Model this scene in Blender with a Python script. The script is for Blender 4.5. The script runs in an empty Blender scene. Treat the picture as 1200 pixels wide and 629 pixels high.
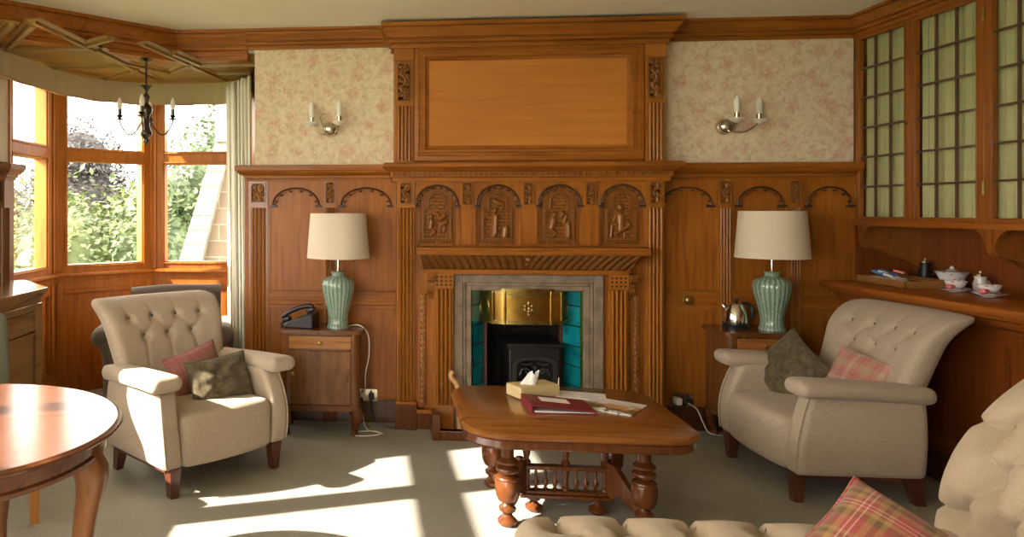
import bpy, bmesh, math, random
from mathutils import Matrix, Vector, noise
random.seed(7)
COL = bpy.context.scene.collection
PI = math.pi

# ------------------------------------------------------------------ mesh building
class MB:
    def __init__(self):
        self.v = []; self.f = []
    def add(self, vs, fs, M=None):
        o = len(self.v)
        if M is not None: vs = [tuple(M @ Vector(p)) for p in vs]
        self.v += [tuple(p) for p in vs]
        self.f += [tuple(i + o for i in q) for q in fs]
        return self
    def box(self, x0, x1, y0, y1, z0, z1, M=None):
        vs = [(x, y, z) for x in (x0, x1) for y in (y0, y1) for z in (z0, z1)]
        fs = [(0,1,3,2), (4,6,7,5), (0,4,5,1), (2,3,7,6), (0,2,6,4), (1,5,7,3)]
        return self.add(vs, fs, M)
    def lathe(self, prof, c=(0,0,0), seg=24, fn=None, M=None):
        vs = []; fs = []; n = len(prof)
        for i, (r, z) in enumerate(prof):
            for k in range(seg):
                a = 2*PI*k/seg
                rr = r if fn is None else fn(r, z, a)
                vs.append((c[0]+rr*math.cos(a), c[1]+rr*math.sin(a), c[2]+z))
        for i in range(n-1):
            for k in range(seg):
                k2 = (k+1) % seg
                fs.append((i*seg+k, i*seg+k2, (i+1)*seg+k2, (i+1)*seg+k))
        if prof[0][0] > 1e-5: fs.append(tuple(reversed(range(seg))))
        if prof[-1][0] > 1e-5: fs.append(tuple((n-1)*seg+k for k in range(seg)))
        return self.add(vs, fs, M)
    def tube(self, pts, r, seg=8, M=None):
        pts = [Vector(p) for p in pts]; n = len(pts); vs = []; fs = []
        up = None
        for i, p in enumerate(pts):
            t = (pts[min(i+1, n-1)] - pts[max(i-1, 0)]).normalized()
            if up is None:
                up = Vector((0,0,1)) if abs(t.z) < .9 else Vector((1,0,0))
            s = t.cross(up).normalized(); up = s.cross(t).normalized()
            rr = r[i] if isinstance(r, (list, tuple)) else (r(i/(n-1)) if callable(r) else r)
            for k in range(seg):
                a = 2*PI*k/seg
                vs.append(tuple(p + s*rr*math.cos(a) + up*rr*math.sin(a)))
        for i in range(n-1):
            for k in range(seg):
                k2 = (k+1) % seg
                fs.append((i*seg+k, i*seg+k2, (i+1)*seg+k2, (i+1)*seg+k))
        fs.append(tuple(reversed(range(seg)))); fs.append(tuple((n-1)*seg+k for k in range(seg)))
        return self.add(vs, fs, M)
    def prism(self, poly, a0, a1, axis='y', M=None):
        # poly: 2D points; extruded along the axis from a0 to a1
        def P(p, a):
            if axis == 'y': return (p[0], a, p[1])
            if axis == 'x': return (a, p[0], p[1])
            return (p[0], p[1], a)
        n = len(poly)
        vs = [P(p, a0) for p in poly] + [P(p, a1) for p in poly]
        fs = [tuple(range(n)), tuple(reversed(range(n, 2*n)))]
        for i in range(n):
            j = (i+1) % n
            fs.append((i, i+n, j+n, j))
        return self.add(vs, fs, M)
    def sweep(self, prof, path, closed=False, M=None):
        # prof: (out, z) points (closed loop); path: plan points, 'out' is to the right of travel
        n = len(path); m = len(prof); vs = []; fs = []
        for i in range(n):
            p = Vector(path[i]).to_2d()
            a = Vector(path[i-1]).to_2d() if (i > 0 or closed) else None
            b = Vector(path[(i+1) % n]).to_2d() if (i < n-1 or closed) else None
            d1 = (p-a).normalized() if a is not None else None
            d2 = (b-p).normalized() if b is not None else None
            if d1 is None: d1 = d2
            if d2 is None: d2 = d1
            n1 = Vector((d1.y, -d1.x)); n2 = Vector((d2.y, -d2.x))
            mt = (n1+n2).normalized(); mt = mt / max(.3, mt.dot(n1))
            for (o, z) in prof: vs.append((p.x+mt.x*o, p.y+mt.y*o, z))
        for i in range(n if closed else n-1):
            i2 = (i+1) % n
            for k in range(m):
                k2 = (k+1) % m
                fs.append((i*m+k, i*m+k2, i2*m+k2, i2*m+k))
        if not closed:
            fs.append(tuple(reversed(range(m)))); fs.append(tuple((n-1)*m+k for k in range(m)))
        return self.add(vs, fs, M)
    def grid(self, fn, nu, nv, M=None, flip=False):
        vs = [fn(i/nu, j/nv) for i in range(nu+1) for j in range(nv+1)]
        fs = []
        for i in range(nu):
            for j in range(nv):
                q = (i*(nv+1)+j, (i+1)*(nv+1)+j, (i+1)*(nv+1)+j+1, i*(nv+1)+j+1)
                fs.append(tuple(reversed(q)) if flip else q)
        return self.add(vs, fs, M)
    def rbox(self, sx, sy, sz, r, n, c=(0,0,0), fn=None, M=None):
        nx, ny, nz = n; idx = {}; vs = []; fs = []
        h = (sx/2, sy/2, sz/2)
        def vert(i, j, k):
            if (i, j, k) in idx: return idx[(i, j, k)]
            p = [(i/nx*2-1)*h[0], (j/ny*2-1)*h[1], (k/nz*2-1)*h[2]]
            q = [max(-h[a]+r, min(h[a]-r, p[a])) for a in range(3)]
            d = [p[a]-q[a] for a in range(3)]; L = math.sqrt(sum(t*t for t in d))
            if L > 1e-9: p = [q[a]+d[a]/L*r for a in range(3)]
            p = (p[0]+c[0], p[1]+c[1], p[2]+c[2])
            if fn: p = fn(*p)
            idx[(i, j, k)] = len(vs); vs.append(p); return idx[(i, j, k)]
        for k0, kk in ((0, False), (nz, True)):
            for i in range(nx):
                for j in range(ny):
                    q = (vert(i,j,k0), vert(i+1,j,k0), vert(i+1,j+1,k0), vert(i,j+1,k0))
                    fs.append(q if kk else q[::-1])
        for j0, kk in ((0, True), (ny, False)):
            for i in range(nx):
                for k in range(nz):
                    q = (vert(i,j0,k), vert(i+1,j0,k), vert(i+1,j0,k+1), vert(i,j0,k+1))
                    fs.append(q if kk else q[::-1])
        for i0, kk in ((0, False), (nx, True)):
            for j in range(ny):
                for k in range(nz):
                    q = (vert(i0,j,k), vert(i0,j+1,k), vert(i0,j+1,k+1), vert(i0,j,k+1))
                    fs.append(q if kk else q[::-1])
        return self.add(vs, fs, M)
    def sphere(self, c, r, seg=16, M=None, sc=(1,1,1)):
        n = seg//2; vs = []; fs = []
        pr = [(math.sin(PI*i/n), -math.cos(PI*i/n)) for i in range(n+1)]
        for (a, z) in pr:
            for k in range(seg):
                t = 2*PI*k/seg
                vs.append((c[0]+r*sc[0]*max(a, 1e-4)*math.cos(t), c[1]+r*sc[1]*max(a, 1e-4)*math.sin(t), c[2]+r*sc[2]*z))
        for i in range(n):
            for k in range(seg):
                k2 = (k+1) % seg
                fs.append((i*seg+k, i*seg+k2, (i+1)*seg+k2, (i+1)*seg+k))
        return self.add(vs, fs, M)
    def build(self, name, mat, parent=None, off=(0,0,0), smooth=35, bevel=0, flat=False):
        me = bpy.data.meshes.new(name)
        ox, oy, oz = off
        me.from_pydata([(x-ox, y-oy, z-oz) for x, y, z in self.v], [], self.f)
        me.validate()
        bm = bmesh.new(); bm.from_mesh(me)
        bmesh.ops.recalc_face_normals(bm, faces=bm.faces); bm.to_mesh(me); bm.free()
        if not flat:
            me.polygons.foreach_set('use_smooth', [True]*len(me.polygons))
            me.set_sharp_from_angle(angle=math.radians(smooth))
        me.materials.append(mat)
        o = bpy.data.objects.new(name, me); COL.objects.link(o)
        if parent is not None: o.parent = parent
        else: o.location = off
        if bevel:
            m = o.modifiers.new('bevel', 'BEVEL'); m.width = bevel; m.segments = 2; m.limit_method = 'ANGLE'
            m.angle_limit = math.radians(50)
        return o

def thing(name, label, cat, loc=(0,0,0), rz=0, group=None):
    o = bpy.data.objects.new(name, None); COL.objects.link(o)
    o.empty_display_size = .1
    o.location = loc; o.rotation_euler = (0, 0, rz)
    o['label'] = label; o['category'] = cat
    if group: o['group'] = group
    return o
def tag(o, label, cat, group=None, kind=None):
    o['label'] = label; o['category'] = cat
    if group: o['group'] = group
    if kind: o['kind'] = kind
    return o
def struct(o, label=None):
    o['kind'] = 'structure'
    if label: o['label'] = label; o['category'] = o.name.split('_')[0].split('.')[0]
    return o
def sempty(name, label, loc=(0,0,0), cat=None):
    o = bpy.data.objects.new(name, None); COL.objects.link(o); o.location = loc
    o['kind'] = 'structure'; o['label'] = label; o['category'] = cat or name.split('_')[0]
    return o
def copy_tree(o, parent=None):
    c = o.copy(); COL.objects.link(c); c.parent = parent
    for ch in list(o.children): copy_tree(ch, c)
    return c

# ------------------------------------------------------------------ materials
def newmat(name):
    m = bpy.data.materials.new(name); m.use_nodes = True
    nt = m.node_tree; b = nt.nodes['Principled BSDF']
    return m, nt, b
def ramp(nt, stops, interp='LINEAR'):
    r = nt.nodes.new('ShaderNodeValToRGB'); r.color_ramp.interpolation = interp
    e = r.color_ramp.elements
    while len(e) > 1: e.remove(e[-1])
    e[0].position = stops[0][0]; e[0].color = (*stops[0][1], 1)
    for p, c in stops[1:]:
        k = e.new(p); k.color = (*c, 1)
    return r
def plain(name, col, rough=.5, metal=0, spec=.5, var=0, scale=20, bump=0, sheen=0, coat=0):
    m, nt, b = newmat(name)
    b.inputs['Base Color'].default_value = (*col, 1); b.inputs['Roughness'].default_value = rough
    b.inputs['Metallic'].default_value = metal; b.inputs['Specular IOR Level'].default_value = spec
    b.inputs['Sheen Weight'].default_value = sheen; b.inputs['Coat Weight'].default_value = coat
    if var or bump:
        tc = nt.nodes.new('ShaderNodeTexCoord'); n = nt.nodes.new('ShaderNodeTexNoise')
        n.inputs['Scale'].default_value = scale; n.inputs['Detail'].default_value = 5
        nt.links.new(tc.outputs['Object'], n.inputs['Vector'])
        if var:
            r = ramp(nt, [(.3, tuple(c*(1-var) for c in col)), (.7, tuple(min(1, c*(1+var)) for c in col))])
            nt.links.new(n.outputs['Fac'], r.inputs['Fac']); nt.links.new(r.outputs['Color'], b.inputs['Base Color'])
        if bump:
            bp = nt.nodes.new('ShaderNodeBump'); bp.inputs['Strength'].default_value = bump; bp.inputs['Distance'].default_value = .004
            nt.links.new(n.outputs['Fac'], bp.inputs['Height']); nt.links.new(bp.outputs['Normal'], b.inputs['Normal'])
    return m
def wood(name, c1, c2, axis='z', rough=.42, scale=1.0, c3=None, coat=.06, stretch=14):
    m, nt, b = newmat(name)
    tc = nt.nodes.new('ShaderNodeTexCoord'); mp = nt.nodes.new('ShaderNodeMapping')
    s = [stretch*scale]*3; s['xyz'.index(axis)] = 1.1*scale
    mp.inputs['Scale'].default_value = s
    nt.links.new(tc.outputs['Object'], mp.inputs['Vector'])
    n = nt.nodes.new('ShaderNodeTexNoise'); n.inputs['Scale'].default_value = 2.2; n.inputs['Detail'].default_value = 7
    n.inputs['Distortion'].default_value = .7
    nt.links.new(mp.outputs['Vector'], n.inputs['Vector'])
    n2 = nt.nodes.new('ShaderNodeTexNoise'); n2.inputs['Scale'].default_value = 1.6*scale; n2.inputs['Detail'].default_value = 3
    nt.links.new(tc.outputs['Object'], n2.inputs['Vector'])
    r = ramp(nt, [(.25, c2), (.5, tuple(a*.6+b_*.4 for a, b_ in zip(c1, c2))), (.75, c1)])
    nt.links.new(n.outputs['Fac'], r.inputs['Fac'])
    mx = nt.nodes.new('ShaderNodeMixRGB'); mx.blend_type = 'MULTIPLY'; mx.inputs['Fac'].default_value = .55
    r2 = ramp(nt, [(.3, (.62, .56, .5)), (.7, (1, 1, 1))])
    nt.links.new(n2.outputs['Fac'], r2.inputs['Fac'])
    nt.links.new(r.outputs['Color'], mx.inputs['Color1']); nt.links.new(r2.outputs['Color'], mx.inputs['Color2'])
    nt.links.new(mx.outputs['Color'], b.inputs['Base Color'])
    b.inputs['Roughness'].default_value = rough; b.inputs['Coat Weight'].default_value = coat*.8; b.inputs['Coat Roughness'].default_value = .2; b.inputs['Specular IOR Level'].default_value = .3
    bp = nt.nodes.new('ShaderNodeBump'); bp.inputs['Strength'].default_value = .12; bp.inputs['Distance'].default_value = .002
    nt.links.new(n.outputs['Fac'], bp.inputs['Height']); nt.links.new(bp.outputs['Normal'], b.inputs['Normal'])
    return m
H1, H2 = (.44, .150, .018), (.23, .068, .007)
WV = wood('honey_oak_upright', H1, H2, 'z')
WH = wood('honey_oak_level', H1, H2, 'x')
WY = wood('honey_oak_side', H1, H2, 'y')
WP = wood('overmantel_oak', (.63, .245, .048), (.53, .185, .032), 'x', rough=.34, scale=.8)
WR = wood('reeded_oak', (.42, .152, .020), (.34, .115, .014), 'z', rough=.28, coat=.3, scale=.6)
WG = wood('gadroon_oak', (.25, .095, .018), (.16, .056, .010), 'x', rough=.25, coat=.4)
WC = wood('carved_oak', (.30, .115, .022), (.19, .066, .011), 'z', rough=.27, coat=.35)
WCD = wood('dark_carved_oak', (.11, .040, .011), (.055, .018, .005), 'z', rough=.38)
WB = wood('bay_oak', (.50, .185, .024), (.31, .092, .009), 'z')
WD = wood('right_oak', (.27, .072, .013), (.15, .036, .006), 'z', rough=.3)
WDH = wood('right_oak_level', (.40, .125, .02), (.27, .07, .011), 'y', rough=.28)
CUPW = wood('cupboard_oak', (.33, .11, .018), (.22, .065, .010), 'z', rough=.35)
TABW = wood('coffee_table_oak', (.33, .125, .028), (.19, .06, .012), 'x', rough=.24, coat=.4)
TURN = wood('turned_oak', (.155, .048, .013), (.075, .022, .007), 'z', rough=.25, coat=.4)
MAHO = wood('mahogany', (.17, .058, .022), (.10, .032, .012), 'x', rough=.22, coat=.12)
MAHOV = wood('mahogany_leg', (.26, .11, .04), (.16, .06, .02), 'z', rough=.3)
WAL = wood('walnut', (.20, .072, .017), (.11, .034, .008), 'z', rough=.26, coat=.4)
WALB = wood('burr_walnut', (.27, .11, .022), (.10, .033, .008), 'z', rough=.26, scale=1.6, stretch=5, coat=.4)
WALL_ = wood('light_walnut', (.52, .22, .05), (.20, .075, .015), 'x', rough=.26, scale=1.3, coat=.4)
LEGM = plain('dark_red_leg', (.085, .022, .012), .3, var=.3, scale=9, coat=.3)
PALEW = wood('pale_desk_wood', (.36, .20, .07), (.24, .12, .04), 'y', rough=.16, coat=.5)

def fabric(name, col, scale=260, var=.12, rough=.95, sheen=.15, blotch=0):
    m, nt, b = newmat(name)
    tc = nt.nodes.new('ShaderNodeTexCoord')
    mp = nt.nodes.new('ShaderNodeMapping'); mp.inputs['Scale'].default_value = (1, 1, .35)
    nt.links.new(tc.outputs['Object'], mp.inputs['Vector'])
    n = nt.nodes.new('ShaderNodeTexNoise'); n.inputs['Scale'].default_value = scale; n.inputs['Detail'].default_value = 2
    nt.links.new(mp.outputs['Vector'], n.inputs['Vector'])
    r = ramp(nt, [(.35, tuple(c*(1-var) for c in col)), (.65, tuple(c*(1+var) for c in col))])
    nt.links.new(n.outputs['Fac'], r.inputs['Fac'])
    out = r.outputs['Color']
    if blotch:
        n2 = nt.nodes.new('ShaderNodeTexNoise'); n2.inputs['Scale'].default_value = 22; n2.inputs['Detail'].default_value = 4
        n2.inputs['Distortion'].default_value = 1.5
        nt.links.new(tc.outputs['Object'], n2.inputs['Vector'])
        r2 = ramp(nt, [(.35, (1-blotch,)*3), (.65, (1.0, 1.0, 1.0))])
        nt.links.new(n2.outputs['Fac'], r2.inputs['Fac'])
        mx = nt.nodes.new('ShaderNodeMixRGB'); mx.blend_type = 'MULTIPLY'; mx.inputs['Fac'].default_value = 1
        nt.links.new(out, mx.inputs['Color1']); nt.links.new(r2.outputs['Color'], mx.inputs['Color2']); out = mx.outputs['Color']
    nt.links.new(out, b.inputs['Base Color'])
    b.inputs['Roughness'].default_value = rough; b.inputs['Sheen Weight'].default_value = sheen
    b.inputs['Specular IOR Level'].default_value = .2
    bp = nt.nodes.new('ShaderNodeBump'); bp.inputs['Strength'].default_value = .25; bp.inputs['Distance'].default_value = .0015
    nt.links.new(n.outputs['Fac'], bp.inputs['Height']); nt.links.new(bp.outputs['Normal'], b.inputs['Normal'])
    return m
LINEN = fabric('oatmeal_linen', (.42, .33, .245))
LINENC = fabric('chaise_linen', (.40, .305, .215), scale=420, var=.08)
BUTT = fabric('button_linen', (.17, .125, .085))
VELV = fabric('olive_velvet', (.125, .094, .052), scale=60, blotch=.4, rough=.7, sheen=.15)
BROWN = fabric('brown_sofa_cloth', (.13, .10, .08), scale=200)
SHADE = fabric('lampshade_linen', (.66, .56, .42), scale=320, var=.06)
VALM = fabric('valance_cloth', (.42, .345, .19), scale=200, var=.05)
CURM = fabric('pale_curtain_cloth', (.68, .64, .53), scale=200, var=.05)
def curtain_green():
    m = fabric('green_cupboard_cloth', (.38, .37, .18), scale=300, var=.06)
    return m
CUPG = curtain_green()

def plaid(name, base, bands, size=1.0):
    # bands: list of (colour, start, end) on a repeat of 0..1, woven both ways
    m, nt, b = newmat(name)
    tc = nt.nodes.new('ShaderNodeTexCoord'); sp = nt.nodes.new('ShaderNodeSeparateXYZ')
    nt.links.new(tc.outputs['Object'], sp.inputs['Vector'])
    cols = []
    for ax in ('X', 'Z'):
        mu = nt.nodes.new('ShaderNodeMath'); mu.operation = 'MULTIPLY'; mu.inputs[1].default_value = 1/size
        nt.links.new(sp.outputs[ax], mu.inputs[0])
        fr = nt.nodes.new('ShaderNodeMath'); fr.operation = 'FRACT'; nt.links.new(mu.outputs[0], fr.inputs[0])
        st = [(0, base)]
        for (c, s, e, after) in bands: st += [(s, c), (e, after)]
        r = ramp(nt, st, 'CONSTANT'); nt.links.new(fr.outputs[0], r.inputs['Fac']); cols.append(r.outputs['Color'])
    mx = nt.nodes.new('ShaderNodeMixRGB'); mx.inputs['Fac'].default_value = .5
    nt.links.new(cols[0], mx.inputs['Color1']); nt.links.new(cols[1], mx.inputs['Color2'])
    nt.links.new(mx.outputs['Color'], b.inputs['Base Color'])
    b.inputs['Roughness'].default_value = .95; b.inputs['Sheen Weight'].default_value = .2
    n = nt.nodes.new('ShaderNodeTexNoise'); n.inputs['Scale'].default_value = 300
    nt.links.new(tc.outputs['Object'], n.inputs['Vector'])
    bp = nt.nodes.new('ShaderNodeBump'); bp.inputs['Strength'].default_value = .3; bp.inputs['Distance'].default_value = .002
    nt.links.new(n.outputs['Fac'], bp.inputs['Height']); nt.links.new(bp.outputs['Normal'], b.inputs['Normal'])
    return m
PK = (.44, .17, .14)
PLAIDP = plaid('pink_plaid', PK, [((.20,.07,.075), .10, .13, PK), ((.38,.27,.16), .30, .52, PK), ((.20,.07,.075), .60, .62, PK), ((.50,.34,.27), .78, .92, PK)], .16)
PLAIDL = plaid('dusky_pink_plaid', (.36,.12,.10), [((.15,.06,.06), .10, .14, (.36,.12,.10)), ((.30,.17,.12), .35, .5, (.36,.12,.10)), ((.15,.06,.06), .70, .73, (.36,.12,.10))], .14)
RD = (.34, .06, .055)
PLAIDR = plaid('red_tan_plaid', RD, [((.13,.07,.025), .08, .22, (.33,.18,.065)), ((.33,.18,.065), .22, .30, RD), ((.60,.42,.32), .34, .36, RD), ((.60,.42,.32), .42, .44, RD), ((.33,.18,.065), .52, .62, (.15,.08,.03)), ((.15,.08,.03), .62, .70, (.33,.18,.065)), ((.33,.18,.065), .70, .78, RD)], .17)

BRASS = plain('brass', (.42, .25, .055), .3, 1, var=.25, scale=14, bump=.1)
BRASSD = plain('dark_brass', (.30, .22, .07), .35, 1, var=.3, scale=20)
STEEL = plain('polished_steel', (.75, .72, .68), .1, 1)
NICK = plain('aged_nickel', (.62, .56, .46), .2, 1)
IRONC = plain('chandelier_metal', (.11, .09, .07), .3, 1)
BLACK = plain('black_plastic', (.012, .011, .012), .35)
PHB = plain('phone_plastic', (.02, .017, .018), .4)
IRON = plain('cast_iron', (.018, .018, .018), .42, .3, bump=.15, scale=60)
SOOT = plain('sooty_brick', (.012, .009, .007), .9)
WHITE = plain('white_plastic', (.75, .72, .66), .4)
CANDLE = plain('candle_sleeve', (.80, .77, .70), .5)
CHINA = plain('white_china', (.72, .70, .70), .15, coat=.5)
def china_pattern():
    m, nt, b = newmat('floral_china')
    tc = nt.nodes.new('ShaderNodeTexCoord'); v = nt.nodes.new('ShaderNodeTexVoronoi'); v.inputs['Scale'].default_value = 38
    nt.links.new(tc.outputs['Object'], v.inputs['Vector'])
    r = ramp(nt, [(0, (.65, .12, .14)), (.22, (.60, .30, .30)), (.34, (.74, .72, .72))])
    nt.links.new(v.outputs['Distance'], r.inputs['Fac']); nt.links.new(r.outputs['Color'], b.inputs['Base Color'])
    b.inputs['Roughness'].default_value = .15
    return m
CHINAF = china_pattern()
PINKM = plain('pink_wrap', (.72, .14, .17), .35, var=.35, scale=60)
def teal():
    m, nt, b = newmat('teal_glazed_tile')
    tc = nt.nodes.new('ShaderNodeTexCoord')
    n = nt.nodes.new('ShaderNodeTexNoise'); n.inputs['Scale'].default_value = 9; n.inputs['Detail'].default_value = 4
    nt.links.new(tc.outputs['Object'], n.inputs['Vector'])
    r = ramp(nt, [(.3, (.004, .15, .19)), (.6, (.008, .29, .36)), (.8, (.02, .40, .46))])
    nt.links.new(n.outputs['Fac'], r.inputs['Fac']); nt.links.new(r.outputs['Color'], b.inputs['Base Color'])
    b.inputs['Roughness'].default_value = .1; b.inputs['Coat Weight'].default_value = .6
    return m
TEAL = teal()
GRNT = plain('green_edge_tile', (.03, .075, .012), .15, var=.3, scale=30)
STONE = plain('grey_stone', (.235, .175, .125), .85, var=.28, scale=14, bump=.3)
HEARTH = plain('hearth_stone', (.42, .36, .29), .7, var=.15, scale=10)
BLINE = plain('old_leather_red', (.19, .012, .02), .5, bump=.1, scale=150)
PAPER = plain('paper', (.80, .76, .72), .7)
TISB = wood('pale_box_wood', (.74, .60, .33), (.66, .50, .25), 'x', rough=.5)
TISS = plain('tissue_paper', (.85, .84, .82), .8)
def celadon():
    m, nt, b = newmat('celadon_glaze')
    tc = nt.nodes.new('ShaderNodeTexCoord'); sp = nt.nodes.new('ShaderNodeSeparateXYZ')
    nt.links.new(tc.outputs['Object'], sp.inputs['Vector'])
    at = nt.nodes.new('ShaderNodeMath'); at.operation = 'ARCTAN2'
    nt.links.new(sp.outputs['Y'], at.inputs[0]); nt.links.new(sp.outputs['X'], at.inputs[1])
    mu = nt.nodes.new('ShaderNodeMath'); mu.operation = 'MULTIPLY'; mu.inputs[1].default_value = 22
    nt.links.new(at.outputs[0], mu.inputs[0])
    sn = nt.nodes.new('ShaderNodeMath'); sn.operation = 'COSINE'; nt.links.new(mu.outputs[0], sn.inputs[0])
    n = nt.nodes.new('ShaderNodeTexNoise'); n.inputs['Scale'].default_value = 60; n.inputs['Detail'].default_value = 4
    nt.links.new(tc.outputs['Object'], n.inputs['Vector'])
    ad = nt.nodes.new('ShaderNodeMath'); ad.operation = 'MULTIPLY_ADD'; ad.inputs[1].default_value = .35
    nt.links.new(sn.outputs[0], ad.inputs[0]); nt.links.new(n.outputs['Fac'], ad.inputs[2])
    r = ramp(nt, [(.1, (.12, .20, .155)), (.55, (.19, .28, .21)), (.9, (.33, .40, .32))])
    nt.links.new(ad.outputs[0], r.inputs['Fac']); nt.links.new(r.outputs['Color'], b.inputs['Base Color'])
    b.inputs['Roughness'].default_value = .12; b.inputs['Coat Weight'].default_value = .5
    return m
CELA = celadon()
def glassmat():
    m = bpy.data.materials.new('window_glass'); m.use_nodes = True; nt = m.node_tree; nt.nodes.clear()
    o = nt.nodes.new('ShaderNodeOutputMaterial'); mx = nt.nodes.new('ShaderNodeMixShader')
    t = nt.nodes.new('ShaderNodeBsdfTransparent'); g = nt.nodes.new('ShaderNodeBsdfGlossy'); g.inputs['Roughness'].default_value = .02
    lw = nt.nodes.new('ShaderNodeLayerWeight'); fr = nt.nodes.new('ShaderNodeMath'); fr.operation = 'POWER'; fr.inputs[1].default_value = 5; nt.links.new(lw.outputs['Facing'], fr.inputs[0])
    nt.links.new(fr.outputs[0], mx.inputs['Fac']); nt.links.new(t.outputs[0], mx.inputs[1]); nt.links.new(g.outputs[0], mx.inputs[2])
    nt.links.new(mx.outputs[0], o.inputs['Surface'])
    return m
GLASS = glassmat()
def wallpaper():
    m, nt, b = newmat('floral_wallpaper')
    tc = nt.nodes.new('ShaderNodeTexCoord')
    nd = nt.nodes.new('ShaderNodeTexNoise'); nd.inputs['Scale'].default_value = 14; nd.inputs['Detail'].default_value = 4
    nt.links.new(tc.outputs['Object'], nd.inputs['Vector'])
    mxv = nt.nodes.new('ShaderNodeMixRGB'); mxv.blend_type = 'ADD'; mxv.inputs['Fac'].default_value = .10
    nt.links.new(tc.outputs['Object'], mxv.inputs['Color1']); nt.links.new(nd.outputs['Color'], mxv.inputs['Color2'])
    base = (.78, .64, .46)
    # soft green-gold leafage
    n2 = nt.nodes.new('ShaderNodeTexNoise'); n2.inputs['Scale'].default_value = 26; n2.inputs['Detail'].default_value = 6; n2.inputs['Distortion'].default_value = 1.0
    nt.links.new(tc.outputs['Object'], n2.inputs['Vector'])
    r1 = ramp(nt, [(.30, (.60, .47, .28)), (.42, (.70, .56, .37)), (.54, base), (.75, (.82, .70, .54))])
    nt.links.new(n2.outputs['Fac'], r1.inputs['Fac'])
    v = nt.nodes.new('ShaderNodeTexVoronoi'); v.inputs['Scale'].default_value = 7.5; v.inputs['Randomness'].default_value = .85
    nt.links.new(mxv.outputs['Color'], v.inputs['Vector'])
    r2 = ramp(nt, [(.0, (.9,)*3), (.22, (.6,)*3), (.45, (0, 0, 0))])
    nt.links.new(v.outputs['Distance'], r2.inputs['Fac'])
    n3 = nt.nodes.new('ShaderNodeTexNoise'); n3.inputs['Scale'].default_value = 45; n3.inputs['Detail'].default_value = 3
    nt.links.new(tc.outputs['Object'], n3.inputs['Vector'])
    r3 = ramp(nt, [(.38, (.25,)*3), (.58, (1,)*3)]); nt.links.new(n3.outputs['Fac'], r3.inputs['Fac'])
    mm = nt.nodes.new('ShaderNodeMixRGB'); mm.blend_type = 'MULTIPLY'; mm.inputs['Fac'].default_value = 1
    nt.links.new(r2.outputs['Color'], mm.inputs['Color1']); nt.links.new(r3.outputs['Color'], mm.inputs['Color2'])
    mx = nt.nodes.new('ShaderNodeMixRGB'); nt.links.new(mm.outputs['Color'], mx.inputs['Fac'])
    nt.links.new(r1.outputs['Color'], mx.inputs['Color1']); mx.inputs['Color2'].default_value = (.66, .30, .22, 1)
    nt.links.new(mx.outputs['Color'], b.inputs['Base Color']); b.inputs['Roughness'].default_value = .8
    return m
WALLP = wallpaper()
def carpet():
    m, nt, b = newmat('sage_carpet')
    tc = nt.nodes.new('ShaderNodeTexCoord')
    n = nt.nodes.new('ShaderNodeTexNoise'); n.inputs['Scale'].default_value = 140; n.inputs['Detail'].default_value = 4
    n2 = nt.nodes.new('ShaderNodeTexNoise'); n2.inputs['Scale'].default_value = 2.5; n2.inputs['Detail'].default_value = 4
    for k in (n, n2): nt.links.new(tc.outputs['Object'], k.inputs['Vector'])
    r = ramp(nt, [(.3, (.27, .25, .21)), (.7, (.42, .39, .33))]); nt.links.new(n.outputs['Fac'], r.inputs['Fac'])
    r2 = ramp(nt, [(.3, (.86,)*3), (.7, (1,)*3)]); nt.links.new(n2.outputs['Fac'], r2.inputs['Fac'])
    mx = nt.nodes.new('ShaderNodeMixRGB'); mx.blend_type = 'MULTIPLY'; mx.inputs['Fac'].default_value = 1
    nt.links.new(r.outputs['Color'], mx.inputs['Color1']); nt.links.new(r2.outputs['Color'], mx.inputs['Color2'])
    nt.links.new(mx.outputs['Color'], b.inputs['Base Color']); b.inputs['Roughness'].default_value = 1; b.inputs['Specular IOR Level'].default_value = .05
    bp = nt.nodes.new('ShaderNodeBump'); bp.inputs['Strength'].default_value = .5; bp.inputs['Distance'].default_value = .004
    nt.links.new(n.outputs['Fac'], bp.inputs['Height']); nt.links.new(bp.outputs['Normal'], b.inputs['Normal'])
    return m
CARPET = carpet()
CEILM = plain('ceiling_paint', (.93, .89, .80), .95)
BAYC = wood('bay_ceiling_oak', (.34, .20, .055), (.23, .125, .03), 'x', rough=.3)
PLASTER = plain('plaster', (.55, .5, .4), .9)

# ------------------------------------------------------------------ shape helpers
def reeded(mb, x0, x1, z0, z1, y, n=4, d=.012, M=None):
    # board standing on plane y (front towards -y) with n upright reeds
    w = (x1-x0); e = w*.06; pts = [(x0, y), (x0, y-d*.5), (x0+e, y-d*.5)]
    s = (w-2*e)/n
    for k in range(n):
        a = x0+e+k*s
        pts.append((a+s*.06, y-d*.5)); pts.append((a+s*.09, y-d*.05))
        for t in range(0, 7):
            an = PI*t/6
            pts.append((a+s*.5-math.cos(an)*s*.36, y-d*.3-math.sin(an)*d*1.1))
        pts.append((a+s*.91, y-d*.05)); pts.append((a+s*.94, y-d*.5))
    pts += [(x1-e, y-d*.5), (x1, y-d*.5), (x1, y)]
    mb.prism(pts, z0, z1, 'z', M)
def cornice_prof(h0, h1, o):
    # moulded crown, z from h0 up to h1, stepping out to o
    H = h1-h0; F = lambda a, b: (o*a, h0+H*b)
    P = [(0, h0), F(.22, 0), F(.22, .13), F(.14, .15), F(.14, .19), F(.34, .21), F(.42, .25), F(.44, .30), F(.38, .345), F(.32, .35), F(.32, .40), F(.52, .41), F(.52, .45)]
    for t in range(7): a = t/6; P.append(F(.54+.34*(a*a*(3-2*a)), .46+.32*a))
    P += [F(.80, .80), F(.80, .84), F(1, .85), F(1, 1), (0, h1)]
    return P
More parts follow.
